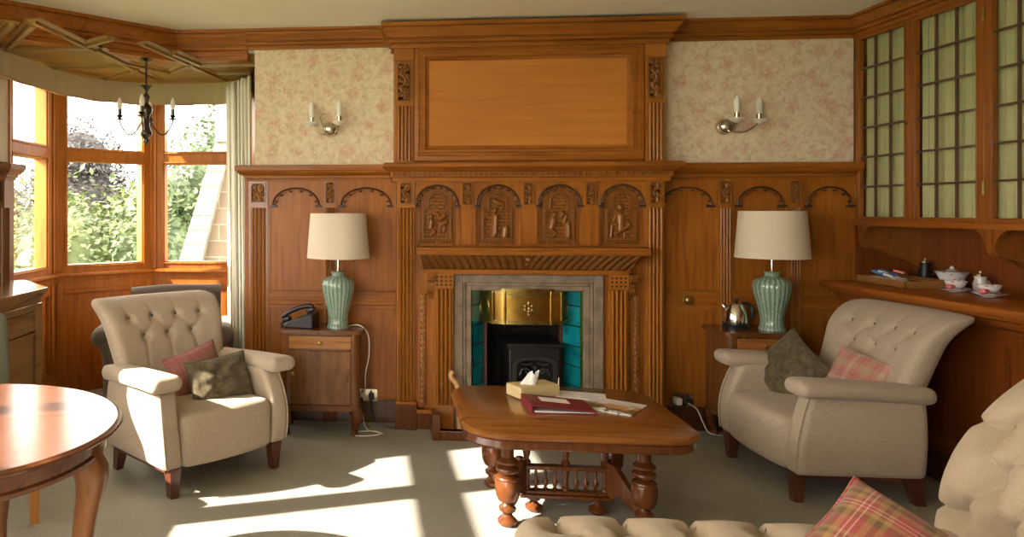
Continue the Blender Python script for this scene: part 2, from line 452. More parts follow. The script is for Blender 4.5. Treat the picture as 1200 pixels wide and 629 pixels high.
def arch_board(mb, x0, x1, z0, z1, y0, y1, cx, hw, zs, zt, cusps=5, M=None):
    # board with a cusped arch cut from its lower edge
    n = 40; pts = []
    for i in range(n+1):
        a = PI*i/n
        rr = 1 - .10*abs(math.sin(a*cusps))**.6*(0 if i in (0, n) else 1)
        pts.append((cx-math.cos(a)*hw*rr, zs+math.sin(a)*(zt-zs)*rr))
    vs = []; fs = []; m = len(pts)
    for y in (y0, y1):
        for i, p in enumerate(pts): vs.append((p[0], y, p[1]))
        for i, p in enumerate(pts):
            f_ = i/(m-1); vs.append((x0+(x1-x0)*f_, y, z1))
    for i in range(m-1):
        fs.append((i, i+1, m+i+1, m+i)); fs.append((2*m+i, 3*m+i, 3*m+i+1, 2*m+i+1))
        fs.append((i, 2*m+i, 2*m+i+1, i+1)); fs.append((m+i, m+i+1, 3*m+i+1, 3*m+i))
    mb.add(vs, fs, M)
    # the two feet
    mb.box(x0, pts[0][0], y0, y1, z0, zs, M); mb.box(pts[-1][0], x1, y0, y1, z0, zs, M)
    vs = [(x0,y0,zs),(pts[0][0],y0,zs),(x0,y0,z1),(x0,y1,zs),(pts[0][0],y1,zs),(x0,y1,z1)]
    mb.add(vs, [(0,1,2),(3,5,4),(0,2,5,3)], M)
    vs = [(x1,y0,zs),(pts[-1][0],y0,zs),(x1,y0,z1),(x1,y1,zs),(pts[-1][0],y1,zs),(x1,y1,z1)]
    mb.add(vs, [(0,2,1),(3,4,5),(0,3,5,2)], M)
def seg_d(px, pz, a, b):
    ax, az = a; bx, bz = b; dx, dz = bx-ax, bz-az; L = dx*dx+dz*dz
    t = 0 if L == 0 else max(0, min(1, ((px-ax)*dx+(pz-az)*dz)/L))
    return math.hypot(px-ax-dx*t, pz-az-dz*t)
def relief(mb, x0, x1, z0, z1, y, h, nu=40, nv=50, M=None):
    # low relief carved on a tablet, h(u, v) = height towards -y
    def fn(u, v): return (x0+(x1-x0)*u, y-h(u, v), z0+(z1-z0)*v)
    mb.grid(fn, nu, nv, M)
    mb.box(x0, x1, y, y+.004, z0, z1, M)
def foliage(seed, aspect):
    rnd = random.Random(seed); S = []
    k = max(2, int(aspect*1.6))
    for i in range(k*2+2):
        v = .08+.84*i/(k*2+1); u = .5+.2*(-1)**i
        S.append((u, v, .16, rnd.uniform(0, 6)))
    def h(u, v):
        e = min(u, 1-u, min(v, 1-v)*aspect)
        arch = 0
        if v > 1-.42/aspect:
            dv = (v-(1-.42/aspect))*aspect/.42; 
            if (abs(u-.5)/.42)**2 + (dv*.95)**2 > 1: return .012
        if e < .08: return .012
        d = 0
        stem = abs(u-.5-.16*math.sin(v*aspect*5)); d = .007*math.exp(-(stem/.06)**2)
        for (cu, cv, r, ph) in S:
            dx = (u-cu); dz = (v-cv)*aspect; rr = math.hypot(dx, dz)
            if rr < r*1.3:
                an = math.atan2(dz, dx)
                d = max(d, .010*(max(0, 1-(rr/(r*1.3))**2))*(.65+.35*math.cos(an*4+ph+rr*30)))
        return d
    return h
# ------------------------------------------------------------------ room shell
ZC = 2.735
XL, XR = -2.48, 3.55
YR = -6.5
S_ = lambda mb, name, mat, label, **k: struct(mb.build(name, mat, **k), label)
fl = MB(); fl.box(-2.9, 3.9, YR, 1.5, -.12, 0)
S_(fl, 'floor', CARPET, 'sage green beige fitted carpet')
ce = MB(); ce.box(-2.7, 3.75, YR, 1.6, ZC, ZC+.12)
S_(ce, 'ceiling', CEILM, 'cream painted ceiling')
wb = MB(); wb.box(-.79, .66, 0, .15, 0, ZC); wb.box(1.48, 3.75, 0, .15, 0, ZC); wb.box(.66, 1.48, 0, .15, .99, ZC)
S_(wb, 'wall_back', WALLP, 'floral cream and pink wallpapered wall above the panelling')
wr = MB(); wr.box(XR, XR+.15, YR, 0, 0, ZC)
S_(wr, 'wall_right', WD, 'dark oak lined wall behind the counter')
wq = MB(); wq.box(-1.0, 3.7, YR-.12, YR, 0, ZC); S_(wq, 'wall_rear_baffle', PLASTER, 'unseen partial rear wall added behind the camera to block frontal light')  # only part of the rear is walled, added to make the light come from the left
# left wall with its unseen windows, lengthened for more side light
wl = MB()
wl.box(XL-.15, XL, -1.6, -.50, 0, ZC); wl.box(XL-.20, XL-.082, -.5, -.25, 0, 1.8); wl.box(XL-.15, XL, -.5, -.25, 1.8, ZC); wl.box(XL-.15, XL, YR, -5.9, 0, ZC)
wl.box(XL-.15, XL, -5.9, -1.6, 0, 1.0); wl.box(XL-.15, XL, -5.9, -1.6, 2.40, ZC)
S_(wl, 'wall_left', PLASTER, 'left wall beside the bay')
wf = MB()
for a, b in ((-1.64, -1.6), (-2.41, -2.257), (-3.15, -3.06), (-3.9, -3.80), (-4.6, -4.5), (-5.3, -5.2), (-5.9, -5.83)): wf.box(XL-.12, XL-.02, a, b, 1.0, 2.4)
wf.box(XL-.12, XL-.02, -5.9, -1.6, 1.862, 1.975); wf.box(XL-.12, XL-.02, -5.9, -1.6, 1.0, 1.06); wf.box(XL-.12, XL-.02, -5.9, -1.6, 2.36, 2.4)
w4 = sempty('window_4', 'unseen oak framed window in the left wall, lengthened for more side light')  # first two panes read from the sun patches, the rest added for side light
wf.build('window_frame', WB, w4)
g = MB(); g.box(XL-.075, XL-.07, -5.9, -1.6, 1.0, 2.4); g.build('glass_pane', GLASS, w4)
# unseen curtain sheet, added and edged to keep sun off the chair cushion
cb = [(1.0, -1.74), (1.6, -1.72), (2.4, -1.66)]
def cedge(z):
    for (a, ya), (b, yb) in zip(cb, cb[1:]):
        if z <= b: return ya+(yb-ya)*(max(0, (z-a))/(b-a))
    return cb[-1][1]
cu = MB()
cu.grid(lambda u, v: (XL+.05+.022*math.sin(u*26), -1.45+(cedge(.95+v*1.42)+1.45)*u, .95+v*1.42), 60, 24)
tag(cu.build('window_curtain', CURM), 'pale curtain added out of view at the left wall window to cut the sun', 'curtain')

# cornices of the room (structure)
CP = cornice_prof(2.60, ZC+.004, .08)
tr = MB(); tr.sweep(CP, [(-.845, -.0), (.20, 0)]) ; S_(tr, 'trim_1', WH, 'oak cornice between bay and chimneypiece')
tr = MB(); tr.sweep(CP, [(1.93, 0), (3.20, 0), (3.20, YR)]) ; S_(tr, 'trim_2', WH, 'oak cornice right of the chimneypiece and over the cupboards')
tr = MB(); tr.sweep(cornice_prof(2.56, ZC+.004, .08), [(-2.48, -1.12), (-1.36, 0), (-.845, 0)]); S_(tr, 'trim_3', WH, 'oak cornice beam crossing the mouth of the bay')
bm_ = MB(); bm_.sweep([(0, 2.53), (0, ZC+.01), (-.12, ZC+.01), (-.12, 2.53)], [(-2.6, -1.24), (-1.36, 0), (-.845, 0)]); S_(bm_, 'trim_4', WH, 'oak beam over the bay opening')

# ------------------------------------------------------------------ bay
BP = dict(A=(-.80, .16), B=(-1.0, 1.1), C1=(-1.845, 1.1), C2=(-2.48, .50), C3=(-2.48, -.25))
def segM(p, q):
    p = Vector(BP[p]+(0,)); q = Vector(BP[q]+(0,)); d = (q-p); L = d.length; d.normalize()
    n = Vector((-d.y, d.x, 0))
    M = Matrix(((d.x, n.x, 0, p.x), (d.y, n.y, 0, p.y), (0, 0, 1, 0), (0, 0, 0, 1)))
    return M, L
bc = MB(); bc.prism([(-.60, .155), (-.60, 1.3), (-1.9, 1.3), (-2.7, .6), (-2.7, -1.35), (-2.5, -1.15), (-1.38, -.0)], 2.54, 2.60, 'z')
bayc = S_(bc, 'ceiling_bay', BAYC, 'coffered oak ceiling of the bay')
rb = MB()
def rib(x0, y0, x1, y1, w=.075):
    d = Vector((x1-x0, y1-y0)); L = d.length; a = math.atan2(d.y, d.x)
    M = Matrix.Translation((x0, y0, 0)) @ Matrix.Rotation(a, 4, 'Z')
    rb.prism([(-w/2-.02, 2.54), (-w/2, 2.525), (-w/2+.012, 2.53), (-w/2+.016, 2.512), (w/2-.016, 2.512), (w/2-.012, 2.53), (w/2, 2.525), (w/2+.02, 2.54)], 0, L, 'x', M)
hx = [(-1.60, -.10), (-1.36, -.02)]
for q in [(-1.86, -1.2, -1.70, .72), (-1.781, -.586, -1.56, -.756), (-2.42, -.54, -1.80, -.485), (-2.42, .115, -1.77, .12),
          (-1.77, -.45, -1.73, .008), (-1.73, .008, -1.503, .395), (-1.503, .395, -1.25, .05), (-1.42, -.60, -1.15, .78), (-1.30, -.30, -1.206, .117), (-1.206, .117, -.80, .154),
          (-1.90, -1.12, -2.40, -.46), (-2.0, -1.17, -2.42, -.62), (-2.10, .62, -1.70, .20), (-1.15, .45, -.86, .47)]: rib(*q, w=.06)
rb.build('ceiling_rib', BAYC, bayc)

def window_seg(idx, p, q, gx0, gx1, label):
    M, L = segM(p, q)
    w = sempty('window_%d' % idx, label, cat='window')
    f = MB()
    f.box(0, gx0, -.0, .10, .94, 2.54, M); f.box(gx1, L, -.0, .10, .94, 2.54, M)
    f.box(gx0, gx1, .0, .10, .94, 1.028, M); f.box(gx0, gx1, 0, .10, 1.862, 1.975, M); f.box(gx0, gx1, 0, .10, 2.44, 2.54, M)
    # inner beads and corner ridge
    for (a, b) in ((1.028, 1.862), (1.975, 2.44)):
        f.box(gx0-.022, gx0-.010, -.012, .0, a-.02, b+.02, M); f.box(gx1+.010, gx1+.022, -.012, .0, a-.02, b+.02, M)
        f.box(gx0-.022, gx1+.022, -.012, 0, a-.022, a-.010, M); f.box(gx0-.022, gx1+.022, -.012, 0, b+.010, b+.022, M)
    f.box(0, .03, -.012, 0, .94, 2.54, M); f.box(L-.03, L, -.012, 0, .94, 2.54, M)
    f.build('window_frame', WB, w, bevel=.004)
    g = MB(); g.box(gx0, gx1, .055, .060, 1.028, 1.862, M); g.build('glass_pane', GLASS, w)
    g = MB(); g.box(gx0, gx1, .055, .060, 1.975, 2.44, M); g.build('glass_pane', GLASS, w)
window_seg(3, 'C1', 'B', .10, .650, 'bay window facing us, nearest the fireplace, showing the stone gable')
window_seg(2, 'C2', 'C1', .115, .765, 'middle angled bay window with the copper tree outside')
window_seg(1, 'C3', 'C2', .06, .62, 'leftmost bay window cut by the picture edge')
# dado below the windows
def dado(name, p, q, label):
    M, L = segM(p, q)
    d = MB(); d.box(0, L, .02, .12, 0, .94, M)
    d.box(0, L, -.004, .02, .80, .935, M); d.box(0, L, -.004, .02, .0, .17, M); d.box(0, L, -.018, -.004, .0, .13, M)
    for a, b in ((0, .09), (L-.09, L)): d.box(a, b, -.004, .02, .17, .80, M); d.box(a+.02, b-.02, -.014, -.004, .17, .88, M)
    for a in (.09, L-.10): d.box(a, a+.01, .005, .02, .17, .80, M)
    d.box(.09, L-.09, .005, .02, .79, .80, M); d.box(.09, L-.09, .0, .02, .17, .195, M)
    d.box(.10, L-.10, -.010, -.004, .83, .838, M); d.box(.10, L-.10, -.010, -.004, .895, .903, M)
    S_(d, name, WB, label, bevel=.003)
dado('wall_bay_north', 'C1', 'B', 'oak panelled dado below the window nearest the fireplace')
dado('wall_bay_northwest', 'C2', 'C1', 'oak panelled dado below the middle bay window')
dado('wall_bay_west', 'C3', 'C2', 'oak panelled dado below the leftmost bay window')
dado('wall_bay_east', 'B', 'A', 'oak lined side of the bay behind the curtain')
M, L = segM('B', 'A'); je = MB(); je.box(0, L, .0, .1, .94, 2.6, M); S_(je, 'wall_bay_side', WB, 'oak bay side wall behind the curtain')
sl = MB(); sl.sweep([(-.02, .93), (.035, .93), (.045, .94), (.045, .955), (.03, .965), (-.02, .965)], [BP['C3'], BP['C2'], BP['C1'], BP['B'], BP['A']])
S_(sl, 'trim_5', WB, 'oak window sill rail running round the bay')

# curved valance
VP = [(-2.37, -.95), (-2.37, -.60), (-2.33, .05), (-2.20, .50), (-1.88, .79), (-1.45, .86), (-1.12, .80), (-.93, .60), (-.87, .30)]
def cat(P, t):
    n = len(P)-1; s = t*n; i = min(int(s), n-1); f_ = s-i
    g_ = lambda k: Vector(P[max(0, min(n, k))])
    a, b, c, d = g_(i-1), g_(i), g_(i+1), g_(i+2)
    return .5*((2*b)+(c-a)*f_+(2*a-5*b+4*c-d)*f_**2+(3*b-3*c+d-a)*f_**3)
va = MB()
def vfn(u, v, o=0):
    p = cat(VP, u); q = cat(VP, min(1, u+.002)) ; r_ = cat(VP, max(0, u-.002)); t = (q-r_).normalized(); n = Vector((t.y, -t.x))
    w = .006*math.sin(u*37+1.3*math.sin(u*90))*(1-v)+.003*math.sin(u*170)
    return (p.x+n.x*(w+o), p.y+n.y*(w+o), 2.345+.175*v+(.004*math.sin(u*60) if v < .1 else 0))
va.grid(lambda u, v: vfn(u, v), 180, 8); va.grid(lambda u, v: vfn(u, v, -.02), 180, 8)
va.grid(lambda u, v: tuple(Vector(vfn(u, 0, -.02*v))), 180, 1); va.grid(lambda u, v: tuple(Vector(vfn(u, 1, -.02*v))), 180, 1)
vo = tag(va.build('window_valance', VALM), 'curved sage fabric valance hanging round the top of the bay windows', 'valance')
vt = MB(); vt.tube([tuple(Vector(vfn(i/120, 0, .003))) for i in range(121)], .006, 6)
vt.build('braid_trim', plain('pink_braid', (.45, .27, .16), .9), vo)
# curtain at the right of the bay
cu = MB()
def cfn(u, v):
    z = .03+v*2.40
    x = -1.09+.26*u + .02*(1-v); k = 1-.25*math.exp(-((z-1.1)/.5)**2)
    ph = u*5.2*2*PI
    return (x+.008*math.sin(ph*.5), .48-.42*u + .032*k*math.sin(ph)+.01*math.sin(ph*2.3+v*2), z)
cu.grid(cfn, 110, 30)
cb_ = cu.build('bay_curtain', CURM); cb_.modifiers.new('s', 'SOLIDIFY').thickness = .004
tag(cb_, 'long pale curtain hanging in folds at the right end of the bay', 'curtain')

# ------------------------------------------------------------------ wall panelling
CAPP = [(0, 1.672), (.012, 1.672), (.014, 1.688), (.03, 1.692), (.032, 1.705)] + [(.032+.045*math.sin(t/5*PI/2), 1.708+.034*(t/5)) for t in range(6)] + [(.088, 1.745), (.088, 1.778), (.078, 1.782), (0, 1.782)]
def panelling(name, label, x0, x1, arches, pils, ends_prof, W, rail, carve_seed, cap, xbase=None):
    loc = ((x0+x1)/2, 0, 0)
    t = thing(name, label, 'wall panelling', loc)
    b = MB(); b.box(x0, x1, -.008, 0, 0, 1.70); b.build('back_board', W, t, loc)
    for (a, c) in arches:
        m = MB(); cx = (a+c)/2; hw = (c-a)/2*.80
        arch_board(m, a, c, 1.49, 1.672, -.028, -.008, cx, hw, 1.505, 1.618)
        m.build('arch_board', W, t, loc)
        m = MB(); n = 30
        m.tube([(cx-math.cos(PI*i/n)*hw*1.03, -.030, 1.505+math.sin(PI*i/n)*.117) for i in range(n+1)], .0075, 6)
        for k in range(6):
            an = PI*(k+.5)/6
            m.lathe([(.001, -.008), (.012, -.004), (.012, .004), (.001, .008)], (cx-math.cos(an)*hw*.93, -.030, 1.503+math.sin(an)*.100), 8)
        for s in (-1, 1): m.box(cx+s*hw-.022, cx+s*hw+.022, -.042, -.008, 1.488, 1.505)
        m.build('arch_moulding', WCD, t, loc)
        # rail and lower panel mouldings
        m = MB(); z0, z1 = rail
        m.box(a, c, -.03, -.008, z1-.045, z1); m.box(a, c, -.022, -.008, z0+.03, z1-.045); m.box(a, c, -.03, -.008, z0, z0+.03)
        m.box(a, c, -.036, -.03, z1-.012, z1); m.box(a, c, -.026, -.022, z0+.05, z0+.058)
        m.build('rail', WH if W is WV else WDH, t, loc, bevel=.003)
        m = MB()
        for zz in ((.155, .168), (z0-.014, z0)): m.box(a, c, -.018, -.008, zz[0], zz[1])
        for zz in ((a, a+.012), (c-.012, c)): m.box(zz[0], zz[1], -.018, -.008, .155, z0); m.box(zz[0], zz[1], -.018, -.008, z1, 1.5)
        m.build('panel_moulding', W, t, loc)
    for i, (a, c, full) in enumerate(pils):
        m = MB(); reeded(m, a+.004, c-.004, .17, 1.485, -.02, 4, .014)
        m.box(a-.004, c+.004, -.020, -.008, .0, 1.672)
        m.box(a-.004, c+.004, -.048, -.02, 1.485, 1.50); m.box(a-.002, c+.002, -.034, -.02, 1.50, 1.672)
        p = m.build('pilaster', WR, t, loc)
        m = MB(); m.box(a-.006, c+.006, -.046, -.02, .0, .17); m.build('plinth_block', TURN, p, loc)
        m = MB(); asp = .145/(c-a-.022); relief(m, a+.011, c-.011, 1.518, 1.662, -.035, foliage(carve_seed+i, asp), 26, 36)
        m.build('carving', WC, p, loc)
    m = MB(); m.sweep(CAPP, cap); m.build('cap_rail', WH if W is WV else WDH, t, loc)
    m = MB(); xb0, xb1 = xbase or (x0, x1)
    m.sweep([(0, 0), (.024, 0), (.024, .10), (.016, .112), (.016, .135), (.008, .155), (0, .155)], [(xb0, -.008), (xb1, -.008)])
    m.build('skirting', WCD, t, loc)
    return t
panelling('wall_panelling', 'honey oak arched wall panelling left of the fireplace, behind the telephone table', -.86, .20,
          [(-.69, -.30), (-.215, .20)], [(-.826, -.695, 1), (-.298, -.214, 0)], None, WV, (.78, .906), 3,
          [(-.83, .06), (-.83, -.008), (.165, -.008)], (-.83, .2))
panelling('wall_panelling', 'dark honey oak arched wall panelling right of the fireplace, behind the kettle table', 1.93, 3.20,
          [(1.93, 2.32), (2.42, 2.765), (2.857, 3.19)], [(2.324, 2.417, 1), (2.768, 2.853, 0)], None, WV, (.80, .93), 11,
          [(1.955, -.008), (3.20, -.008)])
nb = MB(); nb.box(3.19, 3.55, -.012, 0, 0, 2.6); S_(nb, 'trim_6', WD, 'plain dark oak lining in the corner under the cupboards')

# ------------------------------------------------------------------ chimneypiece
FX, FY = 1.065, -.12
FL = (FX, 0, 0)
fp = thing('fireplace', 'large carved honey oak chimneypiece with arched figure panels and stone surround', 'fireplace', FL)
def fb(mb, name, mat, parent=None, **k): return mb.build(name, mat, parent or fp, FL, **k)
m = MB()
m.box(.20, .58, FY, 0, 0, 1.68); m.box(1.553, 1.93, FY, 0, 0, 1.68); m.box(.58, 1.553, FY, 0, 1.037, 1.68)
m.box(.185, 1.945, FY, 0, 1.68, 2.62)
fb(m, 'backing', WV)
# overmantel panel
m = MB(); m.box(.365, 1.765, FY-.004, FY, 1.84, 2.53); fb(m, 'overmantel_panel', WP)
m = MB(); 
def frame_prof(mb, x0, x1, z0, z1, prof):
    # prof: (inwards, out) closed loop, mitred rectangle facing -y
    n = len(prof); vs = []; fs = []
    for (cx, cz, sx, sz) in ((x0, z0, 1, 1), (x1, z0, -1, 1), (x1, z1, -1, -1), (x0, z1, 1, -1)):
        for (i, o) in prof: vs.append((cx+sx*i, FY-o, cz+sz*i))
    for c in range(4):
        c2 = (c+1) % 4
        for k in range(n):
            k2 = (k+1) % n; fs.append((c*n+k, c*n+k2, c2*n+k2, c2*n+k))
    mb.add(vs, fs)
PRF = [(0, 0), (0, .030), (.018, .036), (.030, .036), (.034, .026), (.052, .026), (.056, .034), (.072, .034), (.082, .016), (.10, .008), (.10, 0)]
frame_prof(m, .318, 1.808, 1.802, 2.575, PRF); fb(m, 'overmantel_frame', WH)
for a, c, sd in ((.187, .311, 21), (1.815, 1.937, 22)):
    m = MB(); m.box(a, c, FY-.03, FY, 1.782, 2.60); reeded(m, a+.008, c-.008, 1.80, 2.17, FY-.028, 4, .016)
    m.box(a-.004, c+.004, FY-.05, FY, 2.17, 2.19); m.box(a-.004, c+.004, FY-.045, FY, 2.475, 2.60); m.box(a-.006, c+.006, FY-.05, FY, 1.782, 1.80)
    p = fb(m, 'upper_pilaster', WR)
    m = MB(); relief(m, a+.018, c-.018, 2.205, 2.465, FY-.032, foliage(sd, 3.0), 34, 80); fb(m, 'carving', WC, p)
m = MB(); m.sweep(cornice_prof(2.555, 2.715, .09), [(.185, 0), (.185, FY-.04), (1.94, FY-.04), (1.94, 0)]); fb(m, 'cornice', WH)
# frieze cap with dentils
m = MB(); P2 = [(0, 1.66), (.02, 1.66), (.022, 1.685), (.034, 1.69), (.034, 1.725), (.05, 1.735), (.075, 1.752), (.084, 1.757), (.084, 1.776), (.07, 1.786), (0, 1.786)]
m.sweep(P2, [(.19, 0), (.19, FY-.035), (1.945, FY-.035), (1.945, 0)]); cp = fb(m, 'cap_rail', WH)
m = MB(); k = 0; x = .175
while x < 1.955: m.box(x, x+.017, FY-.084, FY-.06, 1.697, 1.724); x += .0335
fb(m, 'dentil_course', WC, cp)
# main pilasters
for a, c, sd in ((.204, .315, 31), (1.822, 1.930, 32)):
    m = MB(); m.box(a-.004, c+.004, FY-.025, FY, 0, 1.672); reeded(m, a, c, .17, 1.485, FY-.022, 4, .02)
    m.box(a-.008, c+.008, FY-.06, FY, 1.485, 1.503); m.box(a-.003, c+.003, FY-.042, FY, 1.503, 1.66)
    m.box(a-.010, c+.010, FY-.062, FY, .17, .185)
    p = fb(m, 'pilaster', WR)
    m = MB(); m.box(a-.014, c+.014, FY-.07, FY-.026, 0, .17); fb(m, 'plinth_block', TURN, p, bevel=.004)
    m = MB(); relief(m, a+.018, c-.018, 1.515, 1.652, FY-.044, foliage(sd, 1.8), 30, 44); fb(m, 'carving', WC, p)
# four arched figure panels
AC = [.4675, .8675, 1.268, 1.668]; HW = .134
def figure_h(kind):
    U = .24; V = .34
    caps = {
     0: [((.35,.42),(.33,.30),.035),((.35,.50),(.35,.51),.028),((.33,.30),(.45,.22),.022),((.45,.22),(.34,.16),.02),((.36,.40),(.50,.36),.014),((.58,.20),(.60,.46),.012),((.60,.46),(.72,.52),.03),((.66,.36),(.76,.40),.03),((.60,.46),(.52,.56),.022),((.70,.24),(.72,.30),.025)],
     1: [((.46,.50),(.45,.36),.034),((.43,.60),(.44,.62),.028),((.45,.36),(.46,.20),.024),((.41,.34),(.40,.14),.02),((.48,.50),(.62,.64),.013),((.44,.50),(.36,.62),.013),((.56,.74),(.44,.78),.03),((.66,.72),(.60,.78),.02),((.72,.14),(.74,.28),.045)],
     2: [((.35,.44),(.30,.30),.04),((.37,.53),(.38,.54),.03),((.30,.26),(.42,.20),.024),((.42,.20),(.34,.14),.02),((.36,.40),(.54,.36),.014),((.76,.14),(.76,.34),.03),((.76,.38),(.76,.39),.022),((.56,.50),(.60,.56),.03),((.66,.42),(.70,.52),.02)],
     3: [((.48,.52),(.48,.40),.045),((.48,.66),(.48,.68),.038),((.48,.38),(.48,.28),.04),((.34,.20),(.64,.30),.026),((.66,.30),(.72,.38),.022),((.40,.14),(.40,.26),.014),((.60,.12),(.60,.24),.014),((.22,.14),(.24,.34),.022),((.36,.52),(.30,.42),.018)],
    }[kind]
    def h(u, v):
        d = .004
        # stepped arch border: rectangle below, narrower round head above
        px = (u-.5)*U; pz = v*V
        inside = (abs(px) < .098 and .025 < pz < .225) or (abs(px) < .064 and .2 < pz < .262) or (pz >= .262 and math.hypot(px, pz-.262) < .064)
        inside2 = (abs(px) < .086 and .037 < pz < .213) or (abs(px) < .052 and .2 < pz < .262) or (pz >= .262 and math.hypot(px, pz-.262) < .052)
        if not inside:
            if pz < .018: return .004+.006*(math.sin(u*110) > 0)
            return .006 if abs(abs(px)-.108) > .003 else .001
        if not inside2: return .022
        d = .001
        row = int(pz/.022); fz = (pz/.022) % 1; fx = (px/.05+.5*(row % 2)) % 1
        if fz > .16 and fx > .12: d = .006
        for (a, b, r) in caps:
            s = seg_d(px, pz, ((a[0]-.5)*U, a[1]*V), ((b[0]-.5)*U, b[1]*V))
            if s < r*.62: d = max(d, -.002+.032*math.sqrt(max(0, 1-(s/(r*.62))**2))*min(1, r/.026))
        return d
    return h
m = MB()
for i, cx in enumerate(AC):
    arch_board(m, cx-.20 if i else .322, cx+.20 if i < 3 else 1.818, 1.49, 1.66, FY-.03, FY, cx, HW, 1.505, 1.632)
fb(m, 'arcade_board', WV)
for i, cx in enumerate(AC):
    m = MB(); relief(m, cx-.118, cx+.118, 1.245, 1.605, FY-.003, figure_h(i), 96, 132); fb(m, 'carved_panel', WC)
    m = MB(); n = 30
    m.tube([(cx-math.cos(PI*k/n)*HW*1.03, FY-.031, 1.505+math.sin(PI*k/n)*.13) for k in range(n+1)], .008, 6)
    for k in range(8):
        an = PI*(k+.5)/8
        m.lathe([(.001, -.010), (.013, -.004), (.013, .004), (.001, .010)], (cx-math.cos(an)*HW*.93, FY-.031, 1.503+math.sin(an)*.116), 8)
    for s in (-1, 1): m.box(cx+s*HW-.020, cx+s*HW+.020, FY-.044, FY, 1.487, 1.505)
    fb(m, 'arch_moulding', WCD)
for k in range(3):
    cx = (AC[k]+AC[k+1])/2
    m = MB(); m.box(cx-.062, cx+.062, FY-.022, FY, 1.235, 1.49); m.box(cx-.038, cx+.038, FY-.034, FY, 1.50, 1.655)
    m.box(cx-.066, cx+.066, FY-.036, FY, 1.478, 1.495)
    for s in (-1, 1): m.box(cx+s*.052-.006, cx+s*.052+.006, FY-.03, FY, 1.24, 1.48)
    p = fb(m, 'pier', WV)
    m = MB(); relief(m, cx-.032, cx+.032, 1.508, 1.648, FY-.036, foliage(41+k, 2.1), 26, 50); fb(m, 'carving', WC, p)
# mantel shelf, gadrooned underside
m = MB(); m.sweep([(0, 1.178), (.19, 1.178), (.198, 1.184), (.20, 1.196), (.198, 1.208), (.19, 1.212), (.19, 1.222), (.18, 1.228), (0, 1.228)], [(.325, FY+.01), (.325, FY-.0), (1.79, FY-.0), (1.79, FY+.01)][1:3])
ms = fb(m, 'mantel_shelf', WH)
m = MB()
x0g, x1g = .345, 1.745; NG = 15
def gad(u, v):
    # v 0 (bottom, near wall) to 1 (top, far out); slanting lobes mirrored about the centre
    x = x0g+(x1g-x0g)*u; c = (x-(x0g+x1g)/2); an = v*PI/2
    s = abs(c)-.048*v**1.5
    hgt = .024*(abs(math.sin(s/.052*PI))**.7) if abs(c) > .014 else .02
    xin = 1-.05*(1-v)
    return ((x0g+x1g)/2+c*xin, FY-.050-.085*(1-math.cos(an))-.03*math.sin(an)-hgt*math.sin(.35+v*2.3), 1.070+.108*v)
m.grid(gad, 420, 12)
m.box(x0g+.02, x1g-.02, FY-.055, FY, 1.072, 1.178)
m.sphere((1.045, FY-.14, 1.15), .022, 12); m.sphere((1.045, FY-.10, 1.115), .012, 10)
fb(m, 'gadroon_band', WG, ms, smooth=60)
m = MB(); m.box(.385, 1.70, FY-.07, FY, 1.045, 1.074); m.box(.375, 1.71, FY-.078, FY, 1.062, 1.074); fb(m, 'bed_mould', WH, ms)
# jamb pilasters, consoles, rope strips
for s, a, c in ((-1, .448, .573), (1, 1.577, 1.697)):
    m = MB(); m.box(a-.003, c+.003, FY-.05, FY, 0, 1.055); reeded(m, a, c, .17, .945, FY-.048, 4, .024)
    m.box(a-.004, c+.004, FY-.06, FY, 0, .17); m.box(a-.002, c+.002, FY-.066, FY, .955, 1.05)
    p = fb(m, 'jamb_pilaster', WR)
    m = MB()
    for i in range(4):
        for j in range(3):
            cx = a+.018+i*(c-a-.036)/3; cz = .972+j*.026
            m.add([(cx+.009*math.cos(t*PI/4), FY-.0665, cz+.008*math.sin(t*PI/4)) for t in range(8)], [tuple(range(8))])
    fb(m, 'painted_holes', plain('hole_shade', (.05, .018, .005), .7) if s < 0 else bpy.data.materials['hole_shade'], p)  # flat dark discs; the shade inside drilled holes is put in as colour
    ex = a-.045 if s < 0 else c+.005
    m = MB(); pr = [(0, 1.05), (-.11, 1.05), (-.115, 1.03), (-.095, 1.0), (-.06, .985), (-.05, .955), (-.065, .93), (-.05, .91), (-.02, .90), (0, .87)]
    m.prism([(FY+q[0], q[1]) for q in pr], ex, ex+.04, 'x'); 
    m.lathe([(.001, -.004), (.02, -.003), (.026, .0), (.02, .044), (.001, .045)], (0, 0, 0), 14, M=Matrix.Translation((ex, FY-.085, 1.02)) @ Matrix.Rotation(PI/2, 4, 'Y'))
    fb(m, 'console', WC, p)
    cxr = a-.07 if s < 0 else c+.07
    m = MB(); m.box(cxr-.034, cxr+.034, FY-.012, FY, .15, .93)
    m.box(cxr-.055, cxr+.055, FY-.06, FY, .11, .135)
    st = fb(m, 'side_strip', WV)
    m = MB(); m.box(cxr-.05, cxr+.05, FY-.05, FY-.0005, 0, .11); fb(m, 'plinth_block', TURN, st, bevel=.004)
    m = MB(); m.grid(lambda u, v: (cxr+.021*(2*u-1), FY-.014-.010*math.sqrt(max(0, 1-(2*u-1)**2))-.005*abs(math.sin(v*60+u*2.2)), .16+.75*v), 8, 360)
    fb(m, 'rope_carving', WC, st, smooth=60)
# stone surround
m = MB()
def stone_frame(mb, xo0, xo1, zo, xi0, xi1, zi, y0, y1):
    mb.box(xo0, xi0, y0, y1, 0, zo); mb.box(xi1, xo1, y0, y1, 0, zo); mb.box(xi0, xi1, y0, y1, zi, zo)
stone_frame(m, .58, 1.553, 1.04, .64, 1.493, .985, FY-.03, .10)
stone_frame(m, .64, 1.493, .985, .66, 1.473, .965, FY-.018, .10)
stone_frame(m, .66, 1.473, .965, .70, 1.432, .93, FY-.005, .10)
fb(m, 'stone_surround', STONE, bevel=.006)
